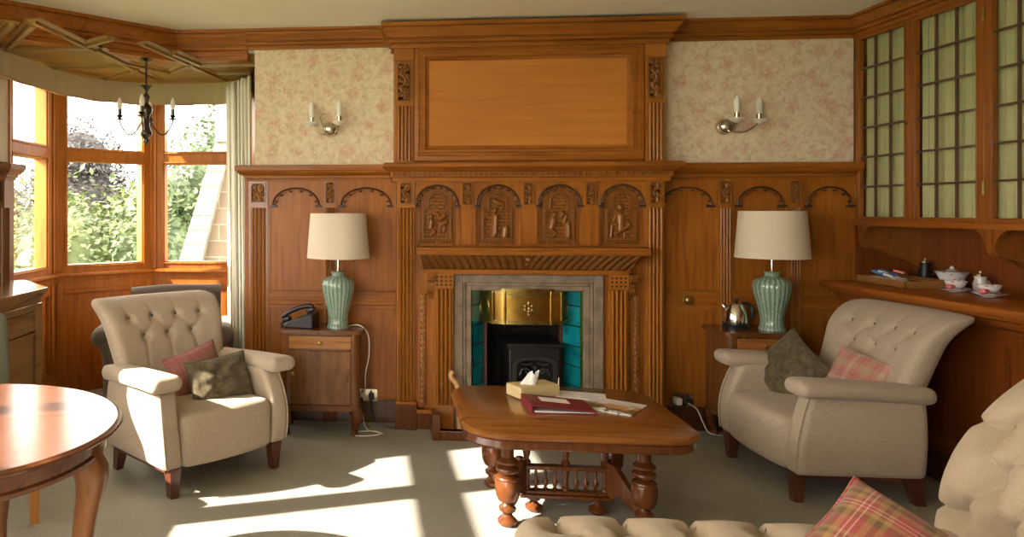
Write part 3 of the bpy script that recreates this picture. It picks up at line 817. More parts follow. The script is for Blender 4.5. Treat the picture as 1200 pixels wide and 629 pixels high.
# splayed tiled cheeks
def cheek(s):
    xa = .70 if s < 0 else 1.432; xb = .825 if s < 0 else 1.335; ya, yb = FY+.02, .10
    d = Vector((xb-xa, yb-ya, 0)); L = d.length; d.normalize()
    n = Vector((d.y, -d.x, 0)) if s < 0 else Vector((-d.y, d.x, 0))
    n = n if n.y < 0 else -n
    M = Matrix(((d.x, -n.x, 0, xa), (d.y, -n.y, 0, ya), (0, 0, 1, 0), (0, 0, 0, 1)))
    m = MB(); m.box(0, L, .012, .04, 0, .96, M); c = fb(m, 'fire_cheek', SOOT)
    for k in range(7):
        m = MB(); z = .008+k*.136
        m.rbox(L-.034, .014, .130, .006, (6, 2, 6), (.030+(L-.034)/2, .008, z+.065), M=M); fb(m, 'glazed_tile', TEAL, c)
    m = MB()
    for k in range(4): m.box(.0, .026, .0, .02, .004+k*.24, .238+k*.24, M)
    fb(m, 'edge_tiles', GRNT, c)
cheek(-1); cheek(1)
m = MB(); m.box(.825, 1.335, .42, .46, 0, .99); m.box(.79, .83, .10, .46, 0, .99); m.box(1.33, 1.37, .10, .46, 0, .99); m.box(.66, 1.48, .10, .46, .96, 1.0)
m.box(.66, .80, .1, .16, 0, .99); m.box(1.36, 1.48, .1, .16, 0, .99)
fb(m, 'firebox', SOOT)
for x in (.815, 1.325):
    m = MB(); m.box(x, x+.018, .075, .11, 0, .72); fb(m, 'fire_frame_bar', plain('rust_frame', (.11, .035, .018), .5) if x < 1 else bpy.data.materials['rust_frame'])
# brass canopy: bowed, faceted
hp = [(.765, .05), (.845, -.085), (.92, -.12), (1.22, -.12), (1.295, -.085), (1.375, .05)]
m = MB(); m.prism(hp, .715, .945, 'z'); hood = fb(m, 'canopy_hood', BRASS)
m = MB()
for z0, z1, e in ((.705, .728, .012), (.918, .945, .014), (.898, .908, .006)):
    m.prism([(1.07+(x-1.07)*(1+e*2), y-e) for x, y in hp], z0, z1, 'z')
fb(m, 'hood_rim', BRASSD, hood)
for x, y in hp[1:5]:
    m = MB(); m.lathe([(.002, 0), (.008, .008), (.006, .02), (.010, .05), (.007, .07), (.011, .10), (.007, .13), (.009, .17), (.006, .2), (.009, .222), (.003, .24)], (x, y-.008, .700), 10)
    fb(m, 'hood_baluster', BRASS, hood)
m = MB(); c0 = (1.075, -.128, .815)
for a in range(6):
    for r_ in (.026,):
        m.sphere((c0[0]+r_*math.cos(a*PI/3+PI/6), c0[1], c0[2]+r_*math.sin(a*PI/3+PI/6)), .014, 8, sc=(1, .6, 1))
m.sphere(c0, .012, 8, sc=(1, .9, 1)); m.sphere((c0[0], c0[1], c0[2]+.040), .009, 8); m.sphere((c0[0], c0[1], c0[2]-.040), .009, 8)
fb(m, 'rosette', plain('bright_brass', (.75, .55, .25), .2, 1), hood)
for q in ((hp[0], hp[1]), (hp[4], hp[5])):
    (xa, ya), (xb, yb) = q; d = Vector((xb-xa, yb-ya, 0)); L = d.length; d.normalize(); n = Vector((d.y, -d.x, 0))
    M = Matrix(((d.x, n.x, 0, xa), (d.y, n.y, 0, ya), (0, 0, 1, 0), (0, 0, 0, 1)))
    m = MB(); k = 20
    m.tube([(L/2+.045*math.cos(2*PI*i/k), .003, .81+.065*math.sin(2*PI*i/k)) for i in range(k+1)], .004, 6, M)
    fb(m, 'oval_bead', BRASSD, hood)

# stove standing in the opening
st = thing('stove', 'black cast iron stove with arched glass door standing in the fireplace', 'stove', (1.14, .08, 0))
SL = (1.14, .08, 0)
def sb(mb, name, mat, parent=st, **k): return mb.build(name, mat, parent, SL, **k)
m = MB(); m.box(.955, 1.290, -.085, .30, .06, .55); sb(m, 'stove_body', IRON, bevel=.006)
m = MB(); m.box(.937, 1.308, -.105, .31, .55, .572); m.box(.945, 1.300, -.095, .31, .535, .55); sb(m, 'top_plate', IRON, bevel=.005)
m = MB()
for x in (.985, 1.26):
    for y in (-.06, .26): m.lathe([(.016, 0), (.012, .03), (.018, .062)], (x, y, 0), 10)
sb(m, 'feet', IRON)
m = MB(); out = [(-.145, .12), (.145, .12), (.145, .44)] + [(.145*math.cos(t*PI/16), .44+.045*math.sin(t*PI/16)) for t in range(1, 16)] + [(-.145, .44)]
inn = [(-.118, .145), (.118, .145), (.118, .43)] + [(.118*math.cos(t*PI/16), .43+.035*math.sin(t*PI/16)) for t in range(1, 16)] + [(-.118, .43)]
n = len(out); vs = []; fs = []
for y in (-.085, -.100):
    for p in out: vs.append((1.122+p[0], y, p[1]))
    for p in inn: vs.append((1.122+p[0], y, p[1]))
for i in range(n):
    j = (i+1) % n
    fs += [(2*n+i, 2*n+j, 3*n+j, 3*n+i), (i, j, 2*n+j, 2*n+i), (n+i, 3*n+i, 3*n+j, n+j), (i, n+i, n+j, j)]
m.add(vs, fs); dr = sb(m, 'stove_door', plain('worn_iron', (.06, .06, .058), .32, .5))
m = MB(); m.prism([(1.122+p[0], p[1]) for p in inn], -.090, -.086, 'y'); sb(m, 'door_glass', plain('smoked_glass', (.01, .01, .01), .06), dr)
m = MB()
for sx in (-1, 1):
    m.tube([(1.122+sx*.10, -.094, .36), (1.122+sx*.085, -.095, .40), (1.122+sx*.05, -.096, .405), (1.122+sx*.03, -.096, .385), (1.122+sx*.045, -.096, .37), (1.122+sx*.06, -.096, .385)], .005, 6)
    m.tube([(1.122+sx*.02, -.095, .44), (1.122+sx*.05, -.095, .43), (1.122+sx*.09, -.095, .435)], .005, 6)
m.sphere((1.122, -.095, .41), .012, 8); sb(m, 'door_tracery', bpy.data.materials['worn_iron'], dr)
m = MB(); m.tube([(1.268, -.10, .30), (1.268, -.13, .30), (1.268, -.135, .36)], .007, 8); sb(m, 'door_handle', NICK, dr)

# hearth and fender
m = MB(); m.box(.62, 1.51, -.36, .42, 0, .018); m2 = m.build('hearth_slab', HEARTH, off=(1.065, -.2, 0)); tag(m2, 'pale stone hearth slab in front of the stove', 'hearth')
fe = thing('fender', 'low dark oak fender round the hearth behind the coffee table', 'fender', (1.065, -.38, 0))
FO = (1.065, -.38, 0)
m = MB(); m.box(.44, 1.70, -.40, -.355, 0, .062); m.box(.44, 1.70, -.405, -.35, .05, .062); m.build('front_rail', TURN, fe, FO, bevel=.004)
for x in (.415, 1.665):
    m = MB(); m.box(x, x+.05, -.41, -.345, 0, .165); m.build('corner_post', TURN, fe, FO, bevel=.005)
    m = MB(); m.box(x+.005, x+.045, -.345, -.19, 0, .062); m.build('side_rail', TURN, fe, FO, bevel=.004)
    m = MB(); m.box(x+.008, x+.042, -.345, -.20, .125, .155); m.build('side_handrail', TURN, fe, FO, bevel=.004)
# curved tan wooden handle piece at the hearth
m = MB(); m.tube([(.60, -.30, .018), (.60, -.30, .20), (.595, -.29, .30), (.575, -.28, .35), (.55, -.275, .37), (.545, -.27, .395), (.56, -.27, .415)], lambda t: .022-.010*abs(t-.55), 10)
bh = thing('hearth_tool', 'small curved tan wooden hearth tool standing left of the fire', 'fire tool', (.60, -.30, .018))
m.build('wooden_shaft', plain('tan_wood', (.50, .26, .10), .4, var=.2), bh, (.60, -.30, .018))
m = MB(); m.lathe([(.03, 0), (.03, .012), (.012, .02)], (.60, -.30, .018), 14); m.build('tool_foot', TURN, bh, (.60, -.30, .018))
# ------------------------------------------------------------------ glazed wall cupboards (right)
CO = (3.2, -1.2, 0)
cup = thing('wall_cupboard', 'tall honey oak wall cupboard with glazed doors and green curtains inside', 'cupboard', CO)
def cbd(mb, name, mat, parent=None, **k): return mb.build(name, mat, parent or cup, CO, **k)
YE = -2.2
m = MB(); m.box(3.22, XR, YE, 0, 1.385, 1.41); m.box(3.22, XR, -.02, 0, 1.41, 2.6); m.box(3.22, XR, YE, YE+.02, 1.41, 2.6); m.box(3.52, XR, YE, 0, 1.41, 2.6); m.box(3.22, XR, YE, 0, 2.585, 2.62)
m.box(3.19, 3.22, -.03, 0, 1.385, 2.62); m.box(3.19, 3.22, YE, 0, 2.595, 2.62)
cbd(m, 'carcass', CUPW)
m = MB(); m.box(3.165, 3.24, YE, 0, 1.385, 1.402); m.box(3.175, 3.23, YE, 0, 1.37, 1.385); cbd(m, 'bottom_moulding', WDH)
doors = [(-.032, -.515, -.068, -.472), (-.515, -1.045, -.56, -.995), (-1.045, -1.575, -1.095, -1.53), (-1.575, -2.1, -1.62, -2.05)]
for i, (d0, d1, g0, g1) in enumerate(doors):
    m = MB(); X0, X1 = 3.185, 3.212
    m.box(X0, X1, g0, d0-.002, 1.402, 2.597); m.box(X0, X1, d1+.002, g1, 1.402, 2.597)
    m.box(X0, X1, g1, g0, 1.402, 1.428); m.box(X0, X1, g1, g0, 2.572, 2.597)
    m.box(X0-.006, X0, g0+.0, g0+.008, 1.42, 2.58); m.box(X0-.006, X0, g1-.008, g1, 1.42, 2.58); m.box(X0-.006, X0, g1, g0, 1.420, 1.428)
    dr = cbd(m, 'cupboard_door', CUPW, bevel=.003)
    m = MB()
    for k in (1, 2): y = g0+(g1-g0)*k/3; m.box(3.190, 3.202, y-.006, y+.006, 1.428, 2.572)
    for k in range(1, 6): z = 1.428+(2.572-1.428)*k/6; m.box(3.190, 3.202, g1, g0, z-.006, z+.006)
    cbd(m, 'glazing_bars', plain('lead_bars', (.10, .055, .03), .4) if i == 0 else bpy.data.materials['lead_bars'], dr)
    m = MB(); m.box(3.203, 3.206, g1, g0, 1.428, 2.572); cbd(m, 'glass_pane', GLASS, dr)
    m = MB(); m.grid(lambda u, v, i=i: (3.235+.010*math.sin(u*58+i*2+1.2*math.sin(u*11+v))*(1-.3*v), g0+.02+(g1-g0-.04)*u, 1.415+1.17*v), 90, 10)
    cbd(m, 'gathered_curtain', CUPG, dr)
    m = MB()
    if i < 1: m.sphere((3.176, d1+.022, 1.98), .008, 8); cbd(m, 'door_catch', BRASSD, dr)
    for z in (1.55, 2.45):
        yy = d1+.004 if i == 1 else (d0-.004 if i == 2 else (d0-.004 if i == 0 else d1+.004))
        m = MB(); m.lathe([(.004, 0), (.004, .07)], (3.181, yy, z), 8); cbd(m, 'hinge', BRASSD, dr)
# scrolled brackets under the cupboard
for y0, y1 in ((-.075, -.02), (-1.09, -1.03), (-2.18, -2.12)):
    m = MB()
    pr = [(3.20, 1.385), (3.205, 1.26), (3.22, 1.235), (3.26, 1.225), (3.31, 1.215), (3.35, 1.185), (3.42, 1.165), (3.50, 1.13), (3.55, 1.10), (3.55, 1.385)]
    m.prism(pr, y0, y1, 'y'); m.prism([(a-.006 if a < 3.5 else a, b-.004) for a, b in pr], y0+.014, y1-.014, 'y')
    cbd(m, 'bracket', CUPW)
for y0, y1 in ((-.075, -1.03), (-1.09, -2.12)):
    m = MB(); r_ = .11; L = y0-y1; n = 8
    top = [(y1, 1.385), (y0, 1.385)]
    low = [(y0, 1.385-.012-r_)] + [(y0-r_+r_*math.cos(a*PI/2/n), 1.385-.012-r_+r_*math.sin(a*PI/2/n)) for a in range(1, n+1)]
    low += [(y1+r_-r_*math.cos((n-a)*PI/2/n), 1.385-.012-r_+r_*math.sin((n-a)*PI/2/n)) for a in range(0, n+1)]
    m.prism(top+low, 3.20, 3.222, 'x'); cbd(m, 'arched_apron', CUPW)

# ------------------------------------------------------------------ counter below
KO = (3.25, -1.2, 0)
co = thing('counter', 'long dark oak counter with panelled front under the glazed cupboards', 'counter', KO)
def kb(mb, name, mat, parent=None, **k): return mb.build(name, mat, parent or co, KO, **k)
YK = -3.1
m = MB(); m.prism([(2.965, .965), (2.955, .975), (2.95, .99), (2.955, 1.003), (2.968, 1.01), (XR-.002, 1.01), (XR-.002, .965)], YK, -.037, 'y'); kb(m, 'worktop', WDH)
m = MB(); m.prism([(3.0, .965), (3.01, .945), (3.05, .93), (3.07, .90), (3.12, .88), (3.2, .88), (3.2, .965)], YK, -.037, 'y'); kb(m, 'cove_moulding', WDH)
m = MB(); m.box(3.14, XR-.002, YK, -.04, .0, .90); kb(m, 'carcass', WD)
yy = [-.06, -.62, -1.18, -1.74, -2.3, -2.86]
for a, b in zip(yy, yy[1:]):
    m = MB(); m.box(3.118, 3.14, b, b+.075, .22, .80); m.box(3.118, 3.14, a-.075, a, .22, .80); m.box(3.118, 3.14, b, a, .15, .22); m.box(3.118, 3.14, b, a, .80, .88)
    for e0, e1 in ((b+.075, b+.087), (a-.087, a-.075)): m.box(3.124, 3.14, e0, e1, .22, .80)
    m.box(3.124, 3.14, b+.075, a-.075, .22, .232); m.box(3.124, 3.14, b+.075, a-.075, .788, .80)
    m.box(3.112, 3.118, b+.0, a, .835, .845)
    kb(m, 'front_panel', WD)
m = MB(); m.sweep([(0, 0), (.03, 0), (.03, .12), (.018, .15), (0, .15)], [(3.118, -.03), (3.118, YK)]); kb(m, 'plinth', WCD)

# things on the counter
ty = thing('tray', 'square edged wooden tray on the counter holding sachets', 'tray', (3.27, -.36, 1.01), -.06)
m = MB(); m.box(-.15, .15, -.24, .24, 0, .010); m.build('tray_base', WDH, ty)
for a in ((-.15, -.138, -.24, .24), (.138, .15, -.24, .24), (-.15, .15, -.24, -.228), (-.15, .15, .228, .24)):
    m = MB(); m.box(a[0], a[1], a[2], a[3], 0, .045); m.build('tray_side', plain('tray_wood', (.30, .13, .035), .45, var=.2) if 'tray_wood' not in bpy.data.materials else bpy.data.materials['tray_wood'], ty)
def P_(name, mb, mat, loc, rz=0, label=None, cat=None, group=None, **k):
    o = mb.build(name, mat, **k); o.location = loc; o.rotation_euler = (0, 0, rz)
    if label: tag(o, label, cat, group)
    return o
sa = thing('sachet_holder', 'small white dish of blue and orange printed sachets in the wooden tray', 'dish of sachets', (3.24, -.24, 1.021), .2)
m = MB(); m.rbox(.12, .17, .035, .012, (6, 6, 4), (0, 0, .018)); m.build('dish', CHINA, sa)
for i, (c, x, y, a) in enumerate([((.70,.70,.70), -.02, -.05, .2), ((.08,.20,.50), .0, -.01, -.2), ((.72,.73,.75), .02, .03, .3), ((.10,.25,.55), .01, .06, .0), ((.65,.15,.10), .03, -.06, .5)]):
    m = MB(); m.box(-.035, .035, -.028, .028, 0, .012)
    o = m.build('sachet', plain('sachet_%d' % i, c, .5), sa); o.location = (x, y, .036+.006*i); o.rotation_euler = (.25, .1*(-1)**i, a)
m = MB(); m.box(-.062, -.0605, -.06, -.02, .008, .022); m.build('orange_print', plain('orange_print', (.75, .28, .03), .5), sa)
def cup_mesh(r=.052, h=.052):
    m = MB(); m.lathe([(.022, 0), (.024, .004), (.022, .008), (r*.62, .016), (r*.84, .03), (r*.92, .042), (r, h), (r-.003, h), (r*.88, .042), (r*.78, .03), (r*.5, .014), (.001, .010)], seg=28)
    return m
cups = []
cup0 = None
for i, (x, y, lb) in enumerate([(3.30, -.70, 'white patterned teacup on its saucer next to the wooden tray'), (3.29, -.94, 'white patterned teacup on the saucer furthest from the tray')]):
    s0 = thing('saucer', ['white saucer under the teacup next to the wooden tray', 'white saucer under the teacup nearest the front'][i], 'saucer', (x, y, 1.01), 0, 'saucers on the counter')
    m = MB(); m.lathe([(.03, 0), (.032, .004), (.05, .006), (.078, .016), (.080, .018), (.074, .018), (.045, .010), (.001, .009)], seg=30); m.build('saucer_plate', CHINA, s0)
    t0 = thing('teacup', lb, 'teacup', (x, y, 1.020), .5, 'teacups on the counter')
    cup_mesh().build('cup_bowl', CHINAF, t0)
    m = MB(); m.tube([(.046+.022*math.sin(t*PI/8), 0, .044-.030*t/8) for t in range(9)], .0035, 6); m.build('cup_handle', CHINA, t0)
    m = MB(); m.rbox(.05, .035, .024, .011, (8, 8, 6), (0, 0, .012))
    P_('wrapped_sweet', m, PINKM, (x-.052, y-.035, 1.0295), .6, ['pink wrapped sweet lying on the saucer nearest the tray', 'pink wrapped sweet lying on the saucer furthest from the tray'][i], 'sweet', 'pink sweets on the saucers')
tp = thing('sugar_bowl', 'white china bowl with wide rim and small lid behind the tray', 'bowl', (3.455, -.46, 1.01))
m = MB(); m.lathe([(.035, 0), (.04, .01), (.055, .03), (.06, .055), (.075, .085), (.085, .095), (.080, .097), (.05, .095), (.02, .105), (.001, .107)], seg=28); m.build('bowl_body', CHINAF, tp)
m = MB(); m.sphere((0, 0, .116), .012, 10); m.lathe([(.02, .103), (.026, .107), (.006, .112)], seg=14); m.build('lid_knob', CHINA, tp)
for i, (x, y, h, mt, lb) in enumerate([(3.475, -.22, .13, IRON, 'small dark jug with steel lid at the back of the counter corner'), (3.46, -.66, .085, CHINA, 'small white lidded pot between tray and teacups')]):
    m = MB(); m.lathe([(.03, 0), (.034, .01), (.036, h*.5), (.026, h*.8), (.03, h)], seg=18)
    j = thing('small_jug' if i == 0 else 'lidded_pot', lb, 'jug' if i == 0 else 'pot', (x, y, 1.01))
    m.build('vessel', mt, j); m = MB(); m.lathe([(.031, h), (.028, h+.012), (.008, h+.018), (.009, h+.03), (.002, h+.034)], seg=16); m.build('lid', STEEL, j)
    m = MB(); m.tube([(.03+.02*math.sin(t*PI/8), 0, h*.75-.5*h*t/8) for t in range(9)], .004, 6); m.build('jug_handle', STEEL if i == 0 else CHINA, j)
bs = thing('wooden_box', 'low dark wooden box between the tray and the white bowl', 'box', (3.29, -.52, 1.021))
m = MB(); m.rbox(.15, .11, .034, .006, (4, 4, 4), (0, 0, .017)); m.build('box_body', TURN, bs, bevel=.002)
m = MB(); m.box(-.078, .078, -.058, .058, .034, .040); m.build('box_lid', bpy.data.materials['tray_wood'], bs)

# ------------------------------------------------------------------ left cabinet and pilaster
LO = (-2.2, -1.0, 0)
lc = thing('side_cabinet', 'pale polished oak cabinet at the left edge beside the bay', 'cabinet', LO)
def lb_(mb, name, mat, parent=None, **k): return mb.build(name, mat, parent or lc, LO, **k)
plan = [(-2.47, -.30), (-2.33, -.30), (-1.98, -.74), (-1.98, -1.42), (-2.47, -1.42)]
def inset(P, d): 
    c = Vector((-2.25, -1.0)); return [tuple(Vector(p)+(c-Vector(p)).normalized()*d) for p in P]
m = MB(); m.prism(inset(plan, .0), .965, .99, 'z'); m.prism(inset(plan, .012), .95, .965, 'z'); m.prism(inset(plan, .022), .93, .95, 'z'); m.prism(inset(plan, .04), .90, .93, 'z')
lb_(m, 'cabinet_top', PALEW, bevel=.004)
b2 = [(-2.47, -.34), (-2.35, -.34), (-2.02, -.76), (-2.02, -1.38), (-2.47, -1.38)]
m = MB(); m.prism(b2, .0, .905, 'z'); lb_(m, 'cabinet_body', PALEW)
m = MB(); 
for a, b in ((-.86, -.77), (-1.38, -1.28)): m.box(-2.02, -2.0, a-.0, b, .1, .90)
m.box(-2.02, -2.002, -1.28, -.86, .86, .90); m.box(-2.02, -2.002, -1.28, -.86, .74, .77); m.box(-2.02, -2.002, -1.28, -.86, .1, .16); m.box(-2.02, -1.99, -1.38, -.76, 0, .10)
lb_(m, 'front_frame', PALEW, bevel=.003)
m = MB(); m.box(-2.02, -2.008, -1.27, -.87, .775, .855); m.box(-2.02, -1.998, -1.27, -.87, .775, .786); m.box(-2.02, -1.998, -1.27, -.87, .846, .856); lb_(m, 'drawer', PALEW)
m = MB(); m.box(-2.02, -2.012, -1.27, -.87, .17, .73); m.box(-2.02, -2.0, -1.27, -.87, .715, .73); lb_(m, 'door', PALEW)
m = MB(); reeded(m, -.065, .065, .99, 1.485, -.0, 4, .016, M=Matrix.Translation((-2.40, -.40, 0)) @ Matrix.Rotation(0, 4, 'Z'))
px, py = -2.49, -.38
pil = thing('end_pilaster', 'fluted oak pilaster with carved block standing on the left cabinet', 'pilaster', (px, py, .99))
m = MB(); m.box(-.065, .065, -.02, .10, 0, .70); reeded(m, -.063, .063, .0, .495, -.02, 4, .014); reeded(m, -.10, .02, 0, .495, -.065, 4, .014, M=Matrix.Rotation(PI/2, 4, 'Z'))
m.box(-.07, .07, -.045, .1, .495, .51); m.box(-.067, .067, -.035, .10, .51, .69)
m.build('shaft', MAHOV, pil)
m = MB(); relief(m, -.05, .05, .53, .67, -.036, foliage(51, 1.4), 26, 36); m.build('carving', WCD, pil)
m = MB(); m.sweep([(o, z-.99) for o, z in CAPP], [(-.067, .1), (-.067, -.035), (.067, -.035), (.067, .1)]); m.box(-.06, .06, -.03, .1, .70, .79); m.build('capital', MAHOV, pil)

# ------------------------------------------------------------------ armchairs
def tufts(B, r=.032, d=.022):
    def f(x, z):
        s = 0
        for (bx, bz) in B:
            q = ((x-bx)**2+(z-bz)**2)/(r*r)
            if q < 9: s = max(s, d*math.exp(-q))
        return s
    return f
def creases(L, w=.010, d=.008):
    def f(x, z):
        s = 0
        for (a, b) in L:
            q = seg_d(x, z, a, b)/w
            if q < 3: s = max(s, d*math.exp(-q*q))
        return s
    return f
def armchair(name, label, loc, rz):
    t = thing(name, label, 'armchair', loc, rz)
    row1 = [(-.205, .84), (-.068, .84), (.068, .84), (.205, .84)]; row2 = [(-.137, .74), (0, .74), (.137, .74)]
    tf = tufts(row1+row2, .024, .034)
    L = [(a, b) for a in row1 for b in row2 if abs(a[0]-b[0]) < .1]
    L += [(p, (p[0]*1.15, .98)) for p in row1] + [(p, (p[0]*1.05, .56)) for p in row2]
    cr = creases(L, .008, .006)
    def deform(x, y, z):
        tt = max(0, min(1.15, (z-.30)/.66))
        s = 1+.28*tt**1.5
        front = y < 0
        d = (tf(x*s/1.25*1.04, z)+cr(x*s/1.25*1.04, z)) if y < .02 and z > .45 else 0
        yy = .20+y+d
        # side wings curl slightly forward, the top rolls back
        yy += .22*tt**1.2 + (max(0, tt-.72)**2)*1.0
        yy -= .05*(abs(x)/.33)**2*(.4+.6*tt)
        zz = z - .10*max(0, tt-.80) + (.012*math.cos(x*20)*0)
        zz += .02*(1-(x/.33)**2)*tt*0
        return (x*s, yy, zz)
    m = MB(); m.rbox(.66, .15, .68, .055, (72, 8, 66), (0, 0, .63), deform); m.build('backrest', LINEN, t, smooth=80)
    for (bx, bz) in row1+row2:
        xx = bx*1.25/1.04/(1+.30*((bz-.30)/.66)**1.5)
        p = deform(xx, -.075, bz)
        m = MB(); m.sphere((p[0], p[1]-.004, p[2]), .013, 10, sc=(1, .6, 1)); m.build('tuft_button', BUTT, t)
    # seat with rounded bowed front
    def sd(x, y, z):
        b = -.035*(1-(x/.32)**2)*(1 if y < 0 else 0)*min(1, max(0, -y/.2))
        cr_ = .02*(1-(x/.30)**2)*(1-((y)/.34)**2) if z > .30 else 0
        return (x, y+b-.05, z+cr_)
    m = MB(); m.rbox(.60, .58, .27, .05, (24, 26, 12), (0, 0, .275), sd); m.build('seat', LINEN, t, smooth=80)
    for s in (-1, 1):
        def ad(x, y, z, s=s):
            k = (z-.15)/.40
            if y < -.15: y += .07*k*k*min(1, (-y-.15)/.15) - .012*math.sin(k*PI)
            x += s*.018*math.sin(k*PI)
            return (x+s*.345, y, z)
        m = MB(); m.rbox(.115, .61, .42, .03, (8, 30, 16), (0, -.03, .355), ad); a = m.build('arm', LINEN, t, smooth=80)
        def pd(x, y, z, s=s):
            f_ = (-y+.33)/.66    # 1 at front
            w = .80+.35*max(0, min(1, f_))
            return (x*w+s*(.365+.02*f_), y-.02, z+.012*f_-.02*(1-f_)*(1-f_))
        m = MB(); m.rbox(.165, .66, .085, .04, (12, 30, 8), (0, .0, .575), pd); m.build('arm_pad', LINEN, a, smooth=80)
        m = MB(); pts = []
        for i in range(14):
            k = i/13; z = .165+.375*k
            q = ad(-s*.0+.048*s, -.34, z); pts.append((q[0], q[1]+.004, q[2]))
        m.tube(pts, .005, 6); m.build('piping', LINEN, a)
        m = MB(); m.box(s*.345-.03, s*.345+.03, -.29, .25, .13, .16); m.build('base_rail', LEGM, a)
    m = MB(); m.rbox(.66, .10, .45, .03, (10, 4, 10), (0, .24, .36)); m.build('back_shell', LINEN, t, smooth=80)
    for s in (-1, 1):
        for y, dy in ((-.30, 0), (.235, .04)):
            m = MB(); x = s*.335
            vs = []
            for (w, z, o) in ((.022, 0, dy), (.034, .155, 0)):
                for (i, j) in ((-1, -1), (1, -1), (1, 1), (-1, 1)): vs.append((x+i*w, y+j*w+o, z))
            m.add(vs, [(3, 2, 1, 0), (4, 5, 6, 7), (0, 1, 5, 4), (1, 2, 6, 5), (2, 3, 7, 6), (3, 0, 4, 7)]); m.build('leg', LEGM, t, bevel=.003)
    return t
armchair('armchair', 'oatmeal linen button back armchair left of the fireplace by the bay', (-.98, -1.03, 0), math.radians(47))
armchair('armchair', 'oatmeal linen button back armchair right of the fireplace by the counter', (2.46, -.90, 0), math.radians(-90))

def cushion(name, label, loc, rot, w, h, t, mat, cat='cushion', wr=0, n=34):
    def side(sg):
        def fn(a, b):
            u = 2*a-1; v = 2*b-1
            th = t/2*((1-abs(u)**2.6)*(1-abs(v)**2.6))**.55
            x = w/2*u*(1-.07*(1-v*v)*abs(u)); z = h/2*v*(1-.07*(1-u*u)*abs(v))
            wv = wr*noise.noise(Vector((x*14, z*22, sg)))*th/t*2 if wr else 0
            return (x, sg*th+wv*sg, z)
        return fn
    m = MB(); m.grid(side(-1), n, n); m.grid(side(1), n, n)
    m.tube([(w/2*u*(1-.07*(1-v*v)*abs(u)), 0, h/2*v*(1-.07*(1-u*u)*abs(v))) for (u, v) in [(-1+2*i/20, -1) for i in range(20)]+[(1, -1+2*i/20) for i in range(20)]+[(1-2*i/20, 1) for i in range(20)]+[(-1, 1-2*i/20) for i in range(21)]], .004, 5)
    o = m.build(name, mat, smooth=80); o.location = loc; o.rotation_mode = 'YXZ'; o.rotation_euler = rot
    return tag(o, label, cat)
cushion('cushion', 'dusky pink plaid cushion leaning behind the velvet one in the left armchair', (-.99, -.955, .535), (math.radians(-20), math.radians(-10), math.radians(52)), .40, .26, .11, PLAIDL)
cushion('cushion', 'crumpled olive velvet cushion in front of the pink one in the left armchair', (-.83, -1.05, .505), (math.radians(-18), math.radians(-5), math.radians(40)), .39, .27, .13, VELV, wr=.035, n=60)
cushion('cushion', 'olive velvet cushion tilted on its corner in the right armchair', (2.43, -.66, .555), (math.radians(-20), math.radians(38), math.radians(-62)), .34, .34, .12, VELV, wr=.03, n=60)
cushion('cushion', 'pink checked cushion leaning in the right armchair by the near arm', (2.60, -.98, .56), (math.radians(-24), math.radians(8), math.radians(-72)), .33, .30, .11, PLAIDP)
